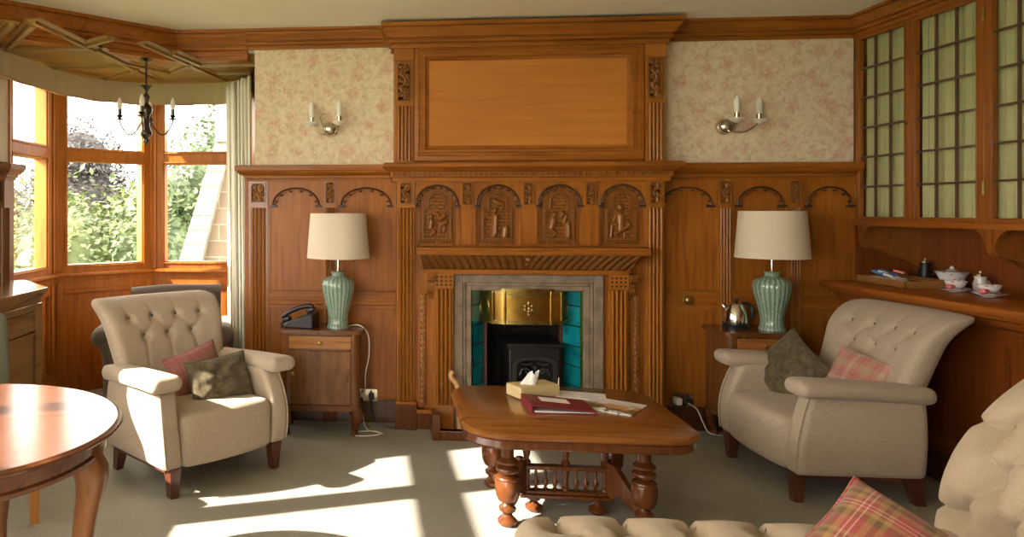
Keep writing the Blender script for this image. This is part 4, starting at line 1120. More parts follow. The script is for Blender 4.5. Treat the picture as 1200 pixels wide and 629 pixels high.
# ------------------------------------------------------------------ small side tables
def side_table(name, label, loc, w, d, h, handed):
    # origin at the middle of the footprint; front faces -y
    t = thing(name, label, 'side table', loc)
    hw, hd = w/2, d/2; zb = .165; bw = hw-.03; bd = hd-.03
    def rp(hw, hd, r, n=6):
        P = []
        for (cx, cy, a0) in ((hw-r, hd-r, 0), (-hw+r, hd-r, PI/2), (-hw+r, -hd+r, PI), (hw-r, -hd+r, 1.5*PI)):
            for i in range(n+1): a = a0+PI/2*i/n; P.append((cx+r*math.cos(a), cy+r*math.sin(a)))
        return P
    m = MB(); m.prism(rp(hw, hd, .05), h-.018, h-.006, 'z'); m.prism(rp(hw-.006, hd-.006, .05), h-.006, h, 'z'); m.prism(rp(hw-.008, hd-.008, .05), h-.026, h-.018, 'z'); m.build('table_top', WAL, t)
    m = MB(); m.box(-bw+.05, bw-.05, -bd+.02, bd, zb, h-.026); m.box(-bw, bw, -bd+.05, bd, zb, h-.026)
    for s in (-1, 1): m.lathe([(.045, zb), (.045, h-.026)], (s*(bw-.045), -bd+.045, 0), 20)
    m.build('body', WAL, t)
    m = MB(); dh = .085; z1 = h-.04
    m.box(-bw+.06, bw-.06, -bd+.002, -bd+.03, z1-dh, z1); dr = m.build('drawer', WALL_, t, bevel=.003)
    m = MB(); m.lathe([(.008, 0), (.006, .008), (.014, .014), (.015, .020), (.004, .026)], (0, 0, 0), 14, M=Matrix.Translation((0, -bd, z1-dh/2)) @ Matrix.Rotation(PI/2, 4, 'X'))
    m.build('drawer_knob', BRASS if handed < 0 else WALL_, dr)
    m = MB(); m.box(-bw+.06, bw-.06, -bd+.006, -bd+.03, zb+.04, z1-dh-.014); do = m.build('door', WALB, t, bevel=.003)
    m = MB(); m.lathe([(.012, 0), (.006, .006), (.012, .014), (.013, .018), (.003, .024)], (0, 0, 0), 14, M=Matrix.Translation((-bw+.085, -bd+.004, (zb+z1-dh)/2+.04)) @ Matrix.Rotation(PI/2, 4, 'X'))
    m.build('door_knob', BRASS, do)
    m = MB(); m.prism(rp(bw+.006, bd+.006, .05), zb, zb+.022, 'z'); m.prism(rp(bw+.002, bd+.002, .05), zb+.022, zb+.034, 'z'); m.build('base_moulding', WAL, t)
    for sx in (-1, 1):
        for sy in (-1, 1):
            m = MB(); x = sx*(bw-.035); y = sy*(bd-.035)
            pts = []; rad = []
            for k in range(11):
                q = k/10; z = zb*(1-q)+.004
                o = .018*math.sin(q*PI*1.15+.5)-.004+.012*(q > .85)
                pts.append((x+sx*o, y+sy*o, z)); rad.append(.036*(1-q)**1.3+.013+(.010 if q > .85 else 0))
            m.tube(pts, rad, 12); m.build('leg', TURN, t)
            m = MB(); m.lathe([(.016, 0), (.024, .006), (.022, .014), (.012, .022)], (pts[-1][0], pts[-1][1], 0), 14); m.build('foot', TURN, t)
    return t
side_table('side_table', 'walnut bedside style table left of the fireplace carrying telephone and lamp', (-.305, -.235, 0), .585, .36, .69, -1)
side_table('side_table', 'dark walnut table right of the fireplace carrying kettle and lamp', (2.435, -.235, 0), .49, .36, .715, 1)

# ------------------------------------------------------------------ lamps
def lamp(name, label, loc, H):
    t = thing(name, label, 'table lamp', loc)
    k = H/.385
    pr = [(.001, 0), (.075, 0), (.077, .010), (.070, .020), (.064, .05), (.066, .09), (.078, .15), (.096, .215), (.106, .265), (.108, .295), (.100, .325), (.075, .345), (.048, .352), (.040, .360), (.044, .372), (.050, .378), (.046, .385), (.001, .385)]
    m = MB(); m.lathe([(r, z*k) for r, z in pr], seg=176, fn=lambda r, z, a: r*(1+(.034*abs(math.cos(a*11))-.02)*(1 if .02 < z < .35*k else 0)))
    m.build('lamp_base', CELA, t, smooth=70)
    m = MB(); m.lathe([(.012, .38*k), (.008, .39*k), (.008, .47*k), (.014, .475*k), (.014, .52*k)], seg=12); m.build('lamp_neck', NICK, t)
    z0, z1 = .475*k, .475*k+.295
    m = MB(); m.lathe([(.208, z0), (.186, z1), (.183, z1), (.205, z0), (.208, z0)][:4], seg=56)
    m.v = m.v; sh = MB()
    for (ra, rb_) in ((.208, .185), (.205, .182)):
        sh.grid(lambda u, v, ra=ra, rb_=rb_: ((ra+(rb_-ra)*v)*math.cos(2*PI*u), (ra+(rb_-ra)*v)*math.sin(2*PI*u), z0+(z1-z0)*v), 64, 6)
    for (zz, ra) in ((z0, .208), (z1, .185)):
        sh.grid(lambda u, v: ((ra-.003*v)*math.cos(2*PI*u), (ra-.003*v)*math.sin(2*PI*u), zz), 64, 1)
    s = sh.build('lamp_shade', SHADE, t)
    m = MB()
    for zz, ra in ((z0, .209), (z1-.004, .186)): m.lathe([(ra, zz), (ra+.001, zz+.004), (ra, zz+.006)][:3], seg=48)
    for a in range(3): m.tube([(0, 0, z0+.06), (.2*math.cos(a*2*PI/3), .2*math.sin(a*2*PI/3), z0+.02)], .0015, 5)
    m.v = m.v
    mm = MB()
    for a in range(3): mm.tube([(0, 0, z0+.05), (.203*math.cos(a*2*PI/3), .203*math.sin(a*2*PI/3), z0+.02)], .0015, 5)
    mm.build('shade_spokes', NICK, s)
    return t
lamp('table_lamp', 'celadon ribbed ceramic lamp with cream drum shade on the telephone table', (-.19, -.262, .69), .375)
lamp('table_lamp', 'celadon ribbed ceramic lamp with beige drum shade on the kettle table', (2.545, -.262, .715), .368)

# telephone
ph = thing('telephone', 'black corded desk telephone on the left side table', 'telephone', (-.435, -.24, .69), math.radians(-12))
m = MB()
m.prism([(-.10, 0), (.10, 0), (.10, .085), (.085, .10), (-.085, .035), (-.10, .02)], -.085, .085, 'y'); m.build('phone_base', PHB, ph, bevel=.008)
m = MB(); m.rbox(.235, .05, .028, .012, (14, 4, 4), (0, -.03, 0), lambda x, y, z: (x, y, z+.018-(.03*(1-(x/.118)**2) if False else 0)+.022*(1-(x/.118)**2)), M=Matrix.Translation((-.012, 0, .085)) @ Matrix.Rotation(math.radians(-22), 4, 'Y'))
for s in (-1, 1): m.rbox(.058, .06, .035, .014, (6, 6, 4), (s*.09, -.03, -.002), M=Matrix.Translation((-.012, 0, .085)) @ Matrix.Rotation(math.radians(-22), 4, 'Y'))
m.build('handset', BLACK, ph)
m = MB(); m.tube([(-.10, -.03, .02), (-.14, -.03, .012), (-.15, .03, .012), (-.10, .08, .012)], .007, 6); m.build('handset_cord', BLACK, ph)
m = MB(); 
for i in range(3):
    for j in range(4): m.box(-.0+i*.022, .014+i*.022, .02+j*.015-.01, .03+j*.015-.01, .066+i*.0095, .074+i*.0095)
m.build('key_buttons', plain('grey_keys', (.12, .12, .12), .5), ph)

# kettle
ke = thing('kettle', 'small polished steel kettle with black base and handle on the right side table', 'kettle', (2.357, -.20, .715), math.radians(-10))
m = MB(); m.lathe([(.001, 0), (.078, 0), (.080, .012), (.074, .02), (.001, .022)], seg=30); m.build('power_base', BLACK, ke)
m = MB(); m.lathe([(.070, .022), (.073, .03), (.070, .07), (.060, .115), (.046, .150), (.040, .158), (.02, .164), (.001, .166)], seg=36); m.build('kettle_body', STEEL, ke, smooth=60)
m = MB(); m.lathe([(.071, .02), (.0745, .024), (.0745, .036), (.071, .04)], seg=30); m.build('black_band', BLACK, ke)
m = MB(); m.lathe([(.010, .160), (.006, .17), (.013, .178), (.013, .188), (.002, .192)], seg=14); m.build('lid_knob', BLACK, ke)
m = MB(); m.tube([(.035, 0, .158), (.065, 0, .160), (.088, 0, .145), (.095, 0, .11), (.092, 0, .07), (.086, 0, .06)], [.008, .011, .012, .012, .011, .006], 10); m.build('kettle_handle', BLACK, ke)
m = MB(); m.tube([(-.05, 0, .115), (-.068, 0, .135), (-.078, 0, .150)], [.018, .014, .010], 10); m.build('spout', STEEL, ke)

# sockets, plugs, cords
def socket(label, x, z, two=True):
    t = thing('wall_socket', label, 'wall socket', (x, -.012, z))
    m = MB(); m.rbox(.146, .010, .086, .004, (4, 2, 4), (0, -.005, 0)); m.build('socket_plate', NICK, t)
    m = MB(); m.box(-.05, -.012, -.045, -.008, -.028, .018); m.build('white_plug', WHITE, t, bevel=.006)
    m = MB(); m.box(.012, .05, -.045, -.008, -.024, .018); m.build('plug', BLACK if two else WHITE, t, bevel=.006)
    m = MB()
    for s in (-1, 1): m.box(s*.030-.006, s*.030+.006, -.014, -.008, .024, .034)
    m.build('switch', BLACK, t)
    return t
socket('metal double wall socket with plugs right of the telephone table', .0, .185)
socket('metal double wall socket low on the panel beside the kettle table', 2.10, .20)
def curve(name, pts, r, mat, label, cat):
    P = [Vector(p) for p in pts]; out = []
    n = len(P)-1
    for i in range(n*8+1):
        s = i/8; k = min(int(s), n-1); f_ = s-k
        a, b, c, d = P[max(0, k-1)], P[k], P[min(n, k+1)], P[min(n, k+2)]
        out.append(.5*((2*b)+(c-a)*f_+(2*a-5*b+4*c-d)*f_**2+(3*b-3*c+d-a)*f_**3))
    m = MB(); m.tube(out, r, 7); o = m.build(name, mat); return tag(o, label, cat)
curve('lamp_cord', [(-.12, -.22, .696), (-.06, -.24, .705), (-.012, -.26, .68), (.012, -.27, .62), (.012, -.26, .5), (-.01, -.22, .38), (-.012, -.16, .27), (-.028, -.062, .185)], .0035, WHITE, 'white lamp flex hanging from the telephone table to the wall socket', 'cord')
curve('extension_cord', [(-.030, -.06, .165), (-.028, -.12, .08), (.0, -.22, .008), (.09, -.30, .006), (.02, -.36, .006), (-.08, -.36, .006), (-.06, -.29, .008), (.05, -.27, .010), (.10, -.33, .012)], .0035, WHITE, 'white flex coiled on the carpet below the left socket', 'cord')
curve('black_cord', [(.032, -.058, .165), (.03, -.09, .10), (.07, -.14, .03), (.14, -.16, .006), (.25, -.20, .006), (.33, -.205, .006)], .004, BLACK, 'black flex running from the left socket along the skirting', 'cord')
curve('kettle_flex', [(2.12, -.06, .19), (2.16, -.10, .16), (2.19, -.12, .08), (2.22, -.14, .02), (2.30, -.15, .006)], .004, WHITE, 'white flex dropping from the right socket behind the table', 'cord')
bp = thing('bell_push', 'round brass bell push on a square plate on the right panelling rail', 'bell push', (2.128, -.036, .872))
m = MB(); m.box(-.034, .034, -.004, 0, -.032, .032); m.build('plate', BRASSD, bp, bevel=.002)
m = MB(); m.sphere((0, -.016, 0), .026, 16, sc=(1, .6, 1)); m.lathe([(.032, 0), (.030, .008), (.02, .01)], M=Matrix.Rotation(PI/2, 4, 'X')); m.build('push', BRASS, bp)

# ------------------------------------------------------------------ wall lights
def sconce(label, x, z, L, ex):
    t = thing('wall_light', label, 'wall light', (x, 0, z), 0, 'twin candle wall lights')
    m = MB(); m.sphere((0, -.035, 0), .050, 22, sc=(1, .75, 1)); m.lathe([(.055, 0), (.050, .012), (.03, .02)], seg=22, M=Matrix.Rotation(PI/2, 4, 'X')); m.build('back_boss', NICK, t)
    for (dx, dy, dz) in L:
        m = MB(); pts = []
        for i in range(13):
            q = i/12; pts.append((dx*q, -.05-dy*q, -.02-.035*math.sin(q*PI*.9)+(dz)*q*q))
        m.tube(pts, .0065, 8); a = m.build('arm', NICK, t)
        b = pts[-1]
        m = MB(); m.lathe([(.010, -.014), (.016, -.008), (.042, .002), (.050, .012), (.047, .016), (.014, .014), (.012, .02), (.001, .02)], b, 24); m.build('drip_pan', CANDLE, a)
        m = MB(); m.lathe([(.016, .014), (.0165, .055), (.001, .055)], b, 14); m.build('candle_cup', NICK, a)
        m = MB(); m.lathe([(.0175, .052), (.0175, .085), (.021, .10), (.018, .135), (.006, .158), (.001, .160)], b, 16); m.build('candle_bulb', CANDLE, a)
    for e in ex:
        m = MB(); m.tube([(e*.02, -.05, .0), (e*.055, -.06, .03), (e*.068, -.06, .075), (e*.055, -.06, .10), (e*.035, -.06, .098)], .004, 7); m.build('scroll', NICK, t)
sconce('twin candle wall light on the wallpaper left of the chimneypiece, above the telephone table', -.255, 2.035, [(-.125, .03, .055), (.068, .08, .055)], (-1, 1))
sconce('twin candle wall light right of the chimneypiece, above the kettle table', 2.375, 2.025, [(.008, .11, .055), (.185, .03, .055)], (1,))

# ------------------------------------------------------------------ chandelier
cx, cy = -1.545, -.10
ch = thing('chandelier', 'dark metal chandelier with candle bulbs hanging in the bay', 'chandelier', (cx, cy, 2.54))
m = MB(); m.lathe([(.052, 0), (.052, -.010), (.040, -.025), (.015, -.035), (.001, -.037)], seg=24); m.build('ceiling_rose', IRONC, ch)
m = MB(); m.tube([(0, 0, -.03), (0, 0, -.22)], .007, 8)
for i in range(7): m.sphere((0, 0, -.05-.026*i), .008, 8, sc=(1, 1, 1.5))
m.build('rod', IRONC, ch)
m = MB(); m.lathe([(.004, -.19), (.042, -.20), (.018, -.225), (.010, -.25), (.028, -.275), (.014, -.305), (.012, -.32), (.038, -.345), (.044, -.375), (.026, -.41), (.022, -.47), (.030, -.50), (.044, -.525), (.038, -.55), (.018, -.57), (.024, -.59), (.008, -.61), (.001, -.62)], seg=18); m.build('turned_stem', IRONC, ch, smooth=60)
for k in range(4):
    a = math.radians(8+90*k); 
    m = MB(); pts = []
    for i in range(17):
        q = i/16; r = .02+.165*q; pts.append((r*math.cos(a), r*math.sin(a), -.43-.125*math.sin(q*PI*.78)+.06*q**3))
    pts.append((pts[-1][0], pts[-1][1], pts[-1][2]+.03)); m.tube(pts, .0062, 7); ar = m.build('arm', IRONC, ch)
    b = pts[-1]
    m = MB(); m.lathe([(.006, -.02), (.030, -.012), (.032, -.008), (.010, -.004), (.026, .012), (.028, .015), (.013, .012), (.014, .055), (.001, .056)], b, 16); m.build('candle_cup', IRONC, ar)
    m = MB(); m.lathe([(.013, .055), (.019, .08), (.016, .11), (.004, .138), (.001, .139)], b, 14); m.build('candle_bulb', CANDLE, ar)

# ------------------------------------------------------------------ coffee table
TX, TY, TH = .965, -1.42, .49
ct = thing('coffee_table', 'low carved oak coffee table with rounded corners and turned legs before the fire', 'coffee table', (TX, TY, 0), math.radians(-1.5))
def rpoly(hw, hd, r, n=10):
    P = []
    for (cx, cy, a0) in ((hw-r, hd-r, 0), (-hw+r, hd-r, PI/2), (-hw+r, -hd+r, PI), (hw-r, -hd+r, 1.5*PI)):
        for i in range(n+1): a = a0+PI/2*i/n; P.append((cx+r*math.cos(a), cy+r*math.sin(a)))
    return P
def stack(mb, layers, hw, hd, r):
    vs = []; fs = []; n = None
    for (o, z) in layers:
        P = rpoly(hw+o, hd+o, r+o); n = len(P); vs += [(x, y, z) for x, y in P]
    for i in range(len(layers)-1):
        for k in range(n): k2 = (k+1) % n; fs.append((i*n+k, i*n+k2, (i+1)*n+k2, (i+1)*n+k))
    fs.append(tuple(reversed(range(n)))); fs.append(tuple((len(layers)-1)*n+k for k in range(n)))
    mb.add(vs, fs)
m = MB(); stack(m, [(-.03, TH-.032), (-.006, TH-.030), (0, TH-.022), (0, TH-.014), (-.008, TH-.008), (-.012, TH-.004), (-.020, TH-.004), (-.026, TH)], .522, .465, .19); m.build('table_top', TABW, ct)
m = MB(); stack(m, [(-.055, TH-.074), (-.05, TH-.076), (-.020, TH-.076), (-.014, TH-.068), (-.024, TH-.042), (-.015, TH-.032)], .522, .465, .19); m.build('apron', TURN, ct)
LP = [(.001, 0), (.040, 0), (.052, .012), (.052, .024), (.034, .038), (.024, .048), (.030, .056), (.044, .066), (.046, .078), (.030, .090), (.026, .098), (.050, .110), (.062, .135), (.066, .165), (.066, .185), (.060, .200), (.064, .206), (.060, .214), (.036, .222), (.058, .236), (.062, .244), (.058, .252), (.036, .262), (.056, .272), (.058, .282), (.046, .290), (.034, .300), (.034, .375), (.042, .395), (.042, .405)]
for sx in (-1, 1):
    for sy in (-1, 1):
        m = MB(); m.lathe([(r*.86, z*1.07) for r, z in LP], (sx*.305, sy*.245, 0), 26); m.build('leg', TURN, ct)
gl, gy = .19, -.06
m = MB()
m.box(-gl-.03, gl+.03, gy-.032, gy+.032, .070, .088); m.box(-gl-.02, gl+.02, gy-.022, gy+.022, .088, .105); m.build('lower_rail', TURN, ct, bevel=.004)
m = MB(); m.box(-gl-.02, gl+.02, gy-.022, gy+.022, .205, .226); m.build('upper_rail', TURN, ct, bevel=.004)
for x in (-gl+.005, 0, gl-.005):
    m = MB(); m.lathe([(.018, .105), (.018, .12), (.012, .126), (.014, .18), (.018, .19), (.018, .205)], (x, gy, 0), 14); m.build('gallery_post', TURN, ct)
    m = MB(); m.lathe([(.014, .226), (.022, .240), (.012, .256), (.016, .272), (.026, .335), (.018, .37), (.024, .40), (.024, .44)], (x, gy, 0), 16); m.build('upper_baluster', TURN, ct)
for x in (-.14, -.095, -.05, .05, .095, .14):
    m = MB(); m.lathe([(.009, .105), (.012, .112), (.006, .12), (.014, .136), (.015, .146), (.007, .160), (.006, .172), (.008, .19), (.005, .205)], (x, gy, 0), 12); m.build('spindle', TURN, ct)
for x in (-.15, .15):
    m = MB(); m.lathe([(.001, 0), (.028, 0), (.042, .014), (.042, .026), (.022, .040), (.016, .05), (.030, .058), (.030, .071)], (x, gy, 0), 18); m.build('bun_foot', TURN, ct)
for sx in (-1, 1):
    for sy in (-1, 1):
        a = Vector((sx*(gl+.01), gy+sy*.01, 0)); b = Vector((sx*.305, sy*.245, 0)); d = b-a; L = d.length; an = math.atan2(d.y, d.x)
        pr = [(0, .25), (0, .10), (.03, .085), (.08, .115), (.12, .085), (.16, .075), (.20, .045), (L-.0, .035), (L-.0, .075), (.21, .095), (.17, .14), (.12, .175), (.08, .215), (.04, .25)]
        m = MB(); m.prism(pr, -.016, .016, 'y', M=Matrix.Translation(a) @ Matrix.Rotation(an, 4, 'Z')); m.build('scrolled_stretcher', TURN, ct, bevel=.004)

# things on the coffee table
TZ = TH
tb = thing('tissue_box', 'pale wooden tissue box on the back left of the coffee table', 'tissue box', (.875, -1.17, TZ), math.radians(24))
m = MB(); m.rbox(.24, .135, .062, .004, (4, 4, 4), (0, 0, .031)); m.build('box_body', TISB, tb, bevel=.002)
m = MB(); random.seed(3)
def tis(u, v):
    a = u*2*PI; r = .040*(1-v)*(1+.25*math.sin(a*3))+.030*v*(.3+.7*abs(math.sin(a*1.5+1)))
    return (r*math.cos(a)*1.2-.02+.03*v, r*math.sin(a)*.6, .060+.055*v*(1+.25*math.sin(a*2+1)))
m.grid(tis, 26, 8); o = m.build('tissue', TISS, tb, smooth=25)
rb_ = thing('ring_binder', 'dark red binder with white label lying on the coffee table', 'binder', (.945, -1.425, TZ), math.radians(1))
def sheet(mb, P, z0, z1): mb.prism(P, z0, z1, 'z')
BPz = [(-.155, -.115), (.150, -.115), (.150, .115), (-.155, .115)]
bm2 = MB(); bm2.box(-.155, .15, -.115, .115, 0, .004); bm2.box(-.159, -.153, -.115, .115, 0, .040); bm2.build('back_cover', BLINE, rb_)
m = MB(); vs = [(-.158, -.115, .038), (.150, -.115, .012), (.150, .115, .012), (-.158, .115, .038), (-.158, -.115, .042), (.150, -.115, .016), (.150, .115, .016), (-.158, .115, .042)]
m.add(vs, [(3, 2, 1, 0), (4, 5, 6, 7), (0, 1, 5, 4), (1, 2, 6, 5), (2, 3, 7, 6), (3, 0, 4, 7)]); fc = m.build('front_cover', BLINE, rb_)
def onc(x0, x1, y0, y1, h=.0008):
    zz = lambda x: .042-(x+.158)/.308*.026
    vs = [(x0, y0, zz(x0)), (x1, y0, zz(x1)), (x1, y1, zz(x1)), (x0, y1, zz(x0))]; vs += [(a, b, c+h) for a, b, c in vs]
    mm = MB(); mm.add(vs, [(3, 2, 1, 0), (4, 5, 6, 7), (0, 1, 5, 4), (1, 2, 6, 5), (2, 3, 7, 6), (3, 0, 4, 7)]); return mm
onc(-.085, .055, -.005, .075).build('white_label', PAPER, fc)
m = MB(); m.add([(-.14, -.105, .005), (.14, -.105, .005), (.14, .105, .005), (-.14, .105, .005), (-.14, -.105, .013), (.14, -.105, .0075), (.14, .105, .0075), (-.14, .105, .013)], [(3, 2, 1, 0), (4, 5, 6, 7), (0, 1, 5, 4), (1, 2, 6, 5), (2, 3, 7, 6), (3, 0, 4, 7)]); m.build('pages', PAPER, rb_)
def brochure_mat():
    m, nt, b = newmat('printed_brochure')
    tc = nt.nodes.new('ShaderNodeTexCoord'); sp = nt.nodes.new('ShaderNodeSeparateXYZ'); nt.links.new(tc.outputs['Object'], sp.inputs['Vector'])
    n = nt.nodes.new('ShaderNodeTexNoise'); n.inputs['Scale'].default_value = 17; n.inputs['Detail'].default_value = 3; nt.links.new(tc.outputs['Object'], n.inputs['Vector'])
    ad = nt.nodes.new('ShaderNodeMath'); ad.operation = 'MULTIPLY_ADD'; ad.inputs[1].default_value = 3.4; ad.inputs[2].default_value = .02
    nt.links.new(sp.outputs['Y'], ad.inputs[0])
    a2 = nt.nodes.new('ShaderNodeMath'); a2.operation = 'ADD'; nt.links.new(ad.outputs[0], a2.inputs[0]); nt.links.new(n.outputs['Fac'], a2.inputs[1])
    r = ramp(nt, [(.0, (.75, .74, .74)), (.18, (.10, .12, .02)), (.34, (.22, .07, .03)), (.42, (.55, .30, .12)), (.56, (.60, .36, .18)), (.64, (.66, .68, .76)), (.85, (.80, .76, .78))], 'CONSTANT')
    nt.links.new(a2.outputs[0], r.inputs['Fac']); nt.links.new(r.outputs['Color'], b.inputs['Base Color']); b.inputs['Roughness'].default_value = .3
    return m
BRO = brochure_mat()
m = MB(); m.rbox(.26, .25, .005, .001, (4, 4, 2), (0, 0, .0025)); P_('brochure', m, BRO, (1.215, -1.37, TZ+.0005), math.radians(-36), 'colour printed brochure lying open right of the red binder', 'brochure')
m = MB(); m.rbox(.25, .15, .005, .001, (4, 4, 2), (0, 0, .0025)); bro2 = P_('leaflet', m, PAPER, (1.12, -1.17, TZ), math.radians(-14), 'white leaflet lying behind the red binder', 'leaflet')
m = MB()
for i in range(7):
    for (a, b) in ((-.105, -.02), (.0, .09)): m.box(a, b-.012*(i % 3), -.06+i*.016, -.057+i*.016, .0051, .0054)
m.build('printed_lines', plain('grey_print', (.3, .3, .34), .6), bro2)

# ------------------------------------------------------------------ round dining table and chair, left
DX, DY, DR, DZ = -1.43, -2.83, .60, .75
dt = thing('dining_table', 'polished round mahogany table at the lower left corner', 'dining table', (DX, DY, 0))
PR = [(.50, .722), (DR-.035, .722), (DR-.012, .727), (DR-.004, .732), (DR, .738), (DR-.003, .743), (DR-.014, .747), (DR-.018, .750)]
ang = math.radians(23)
for s in (0, 1):
    m = MB(); n = 60; vs = []; fs = []; A = [ang+s*PI+PI*i/n for i in range(n+1)]; off = .0012
    ox, oy = -math.sin(ang)*off*(1 if s == 0 else -1), math.cos(ang)*off*(1 if s == 0 else -1)
    for (r, z) in PR: vs += [(DX+r*math.cos(a)+ox, DY+r*math.sin(a)+oy, z) for a in A]
    k = n+1
    for i in range(len(PR)-1):
        for j in range(n): fs.append((i*k+j, i*k+j+1, (i+1)*k+j+1, (i+1)*k+j))
        fs.append((i*k, (i+1)*k, (i+1)*k+n, i*k+n) if False else (i*k, i*k+0, (i+1)*k, (i+1)*k)[:3])
    fs = [f for f in fs if len(set(f)) > 2]
    fs.append(tuple(range(k))[::-1]); fs.append(tuple((len(PR)-1)*k+j for j in range(k)))
    fs.append(tuple([i*k for i in range(len(PR))]+[i*k+n for i in reversed(range(len(PR)))]))
    m.add(vs, fs); m.build('top_leaf', MAHO, dt, (DX, DY, 0))
m = MB(); m.lathe([(.44, .645), (.535, .645), (.545, .650), (.545, .662), (.535, .668), (.535, .715), (.50, .722)], (DX, DY, 0), 72); m.build('apron', MAHO, dt, (DX, DY, 0))
for k in range(4):
    a = math.radians(3+90*k); M = Matrix.Translation((DX, DY, 0)) @ Matrix.Rotation(a, 4, 'Z')
    m = MB(); S = 16; vs = []; fs = []
    rows = [(.700, .48, .068, .064), (.655, .492, .074, .070), (.62, .512, .076, .068), (.58, .520, .070, .060), (.52, .512, .056, .050), (.44, .497, .046, .044), (.34, .482, .039, .038), (.22, .468, .027, .027), (.12, .478, .024, .024), (.06, .492, .028, .026), (.02, .505, .038, .034), (.0, .505, .036, .032)]
    for (z, r, w, d_) in rows:
        for i in range(S):
            t = 2*PI*i/S; c, s_ = math.cos(t), math.sin(t)
            q = (abs(c)**3+abs(s_)**3)**(-1/3)
            vs.append((r+c*q*d_*.85, s_*q*w*.85, z))
    for i in range(len(rows)-1):
        for j in range(S): j2 = (j+1) % S; fs.append((i*S+j, i*S+j2, (i+1)*S+j2, (i+1)*S+j))
    fs.append(tuple(range(S))); fs.append(tuple(reversed([(len(rows)-1)*S+j for j in range(S)])))
    m.add(vs, fs, M); m.build('leg', MAHOV, dt, (DX, DY, 0), smooth=50)
dc = thing('dining_chair', 'dining chair with grey green back behind the round table, cut by the left edge', 'dining chair', (-1.845, -1.833, 0), math.radians(45))
CHW = wood('amber_chair_wood', (.52, .22, .05), (.36, .13, .025), 'z')
GREY = fabric('grey_green_cloth', (.10, .095, .065))
for sx in (-1, 1):
    for y, s_ in ((-.21, 0), (.21, 1)):
        m = MB(); x = sx*.20; vs = []
        for (w, z, o) in ((.017, 0, .05*s_), (.022, .44, 0)):
            for (i, j) in ((-1, -1), (1, -1), (1, 1), (-1, 1)): vs.append((x+i*w, y+j*w+o, z))
        m.add(vs, [(3, 2, 1, 0), (4, 5, 6, 7), (0, 1, 5, 4), (1, 2, 6, 5), (2, 3, 7, 6), (3, 0, 4, 7)]); m.build('leg', CHW, dc, bevel=.002)
m = MB(); m.rbox(.46, .46, .09, .03, (12, 12, 4), (0, 0, .46)); m.build('seat', GREY, dc, smooth=80)
m = MB(); m.rbox(.44, .06, .46, .028, (16, 4, 16), (0, 0, .70), lambda x, y, z: (x*(1+.1*(z-.47)), y+.22+.22*(z-.47)-.05*(x/.22)**2, z+.02*(1-(x/.22)**2))); m.build('backrest', GREY, dc, smooth=80)

# ------------------------------------------------------------------ sofa in the bay
so = thing('sofa', 'dark brown rolled arm sofa standing in the bay behind the armchair', 'sofa', (-1.53, .38, 0), math.radians(190))
m = MB(); m.rbox(.76, .60, .28, .04, (14, 10, 6), (0, -.02, .25)); m.build('seat_base', BROWN, so, smooth=80)
m = MB(); m.rbox(.66, .52, .13, .05, (14, 10, 5), (0, -.06, .43)); m.build('seat_cushion', BROWN, so, smooth=80)
def sbk(x, y, z):
    t = max(0, (z-.35)/.57); return (x, y+.28+.05*t, z-.10*max(0, x)*t)
m = MB(); m.rbox(.64, .13, .60, .05, (20, 5, 14), (-.10, 0, .58), sbk)
m.build('backrest', BROWN, so, smooth=80)
m = MB(); m.tube([(x, .30-.0*x, .862-.10*max(0, x)) for x in [(-.42+.64*i/12) for i in range(13)]], .068, 18); m.build('back_roll', BROWN, so, smooth=80)
for s in (-1, 1):
    m = MB(); m.rbox(.10, .66, .42, .04, (5, 12, 10), (0, 0, .33), lambda x, y, z, s=s: (x+s*(.38+.04*max(0, (z-.35)/.2)), y, z)); a = m.build('arm', BROWN, so, smooth=80)
    m = MB(); n = 20; vs = []
    m.rbox(.14, .68, .15, .074, (12, 14, 12), (s*.44, -.0, .545)); m.build('arm_roll', BROWN, a, smooth=80)
for sx in (-1, 1):
    for sy in (-1, 1):
        m = MB(); m.lathe([(.018, 0), (.03, .05), (.034, .115)], (sx*.36, sy*.24, 0), 14); m.build('foot', LEGM, so)

# ------------------------------------------------------------------ chaise in the foreground
cl = thing('chaise_longue', 'cream buttoned chaise longue in the right foreground', 'chaise longue', (1.35, -3.05, 0))
CL = (1.35, -3.05, 0)
BT = []
for r_ in range(5):
    for c in range(8):
        BT.append((.62+c*.215+(.107 if r_ % 2 else 0), -2.74-r_*.135))
def links(B, dx, dy):
    L = []
    for a in B:
        for b in B:
            if abs(abs(a[0]-b[0])-dx) < dx*.3 and abs(abs(a[1]-b[1])-dy) < dy*.3 and a < b: L.append((a, b))
    return L
tf = tufts(BT, .050, .050); cr = creases(links(BT, .107, .135)+[((bx, by), (bx, by+.17)) for bx, by in BT if by > -2.76], .013, .022)
def seatd(x, y, z):
    if z > .36:
        d = tf(x, y)+cr(x, y)
        z -= d*(1 if z > .42 else .5)
        if y > -2.68: y -= cr(x, y)*1.0
    r = max(0, .62-x)   # rounded far left corner
    if x < .72:
        k = (.72-x)/.25; y = -3.05+(y+3.05)*(1-.16*k*k)
    return (x, y, z)
m = MB(); m.rbox(1.62, .82, .30, .075, (150, 76, 14), (1.28, -3.03, .315), seatd); m.build('seat', LINENC, cl, smooth=80, off=CL) if False else m.build('seat', LINENC, cl, CL, smooth=80)
for (bx, by) in BT:
    if bx < 2.0: mm = MB(); mm.sphere((bx, by, .465-.050+.006), .014, 10, sc=(1, 1, .6)); mm.build('seat_button', BUTT, cl, CL)
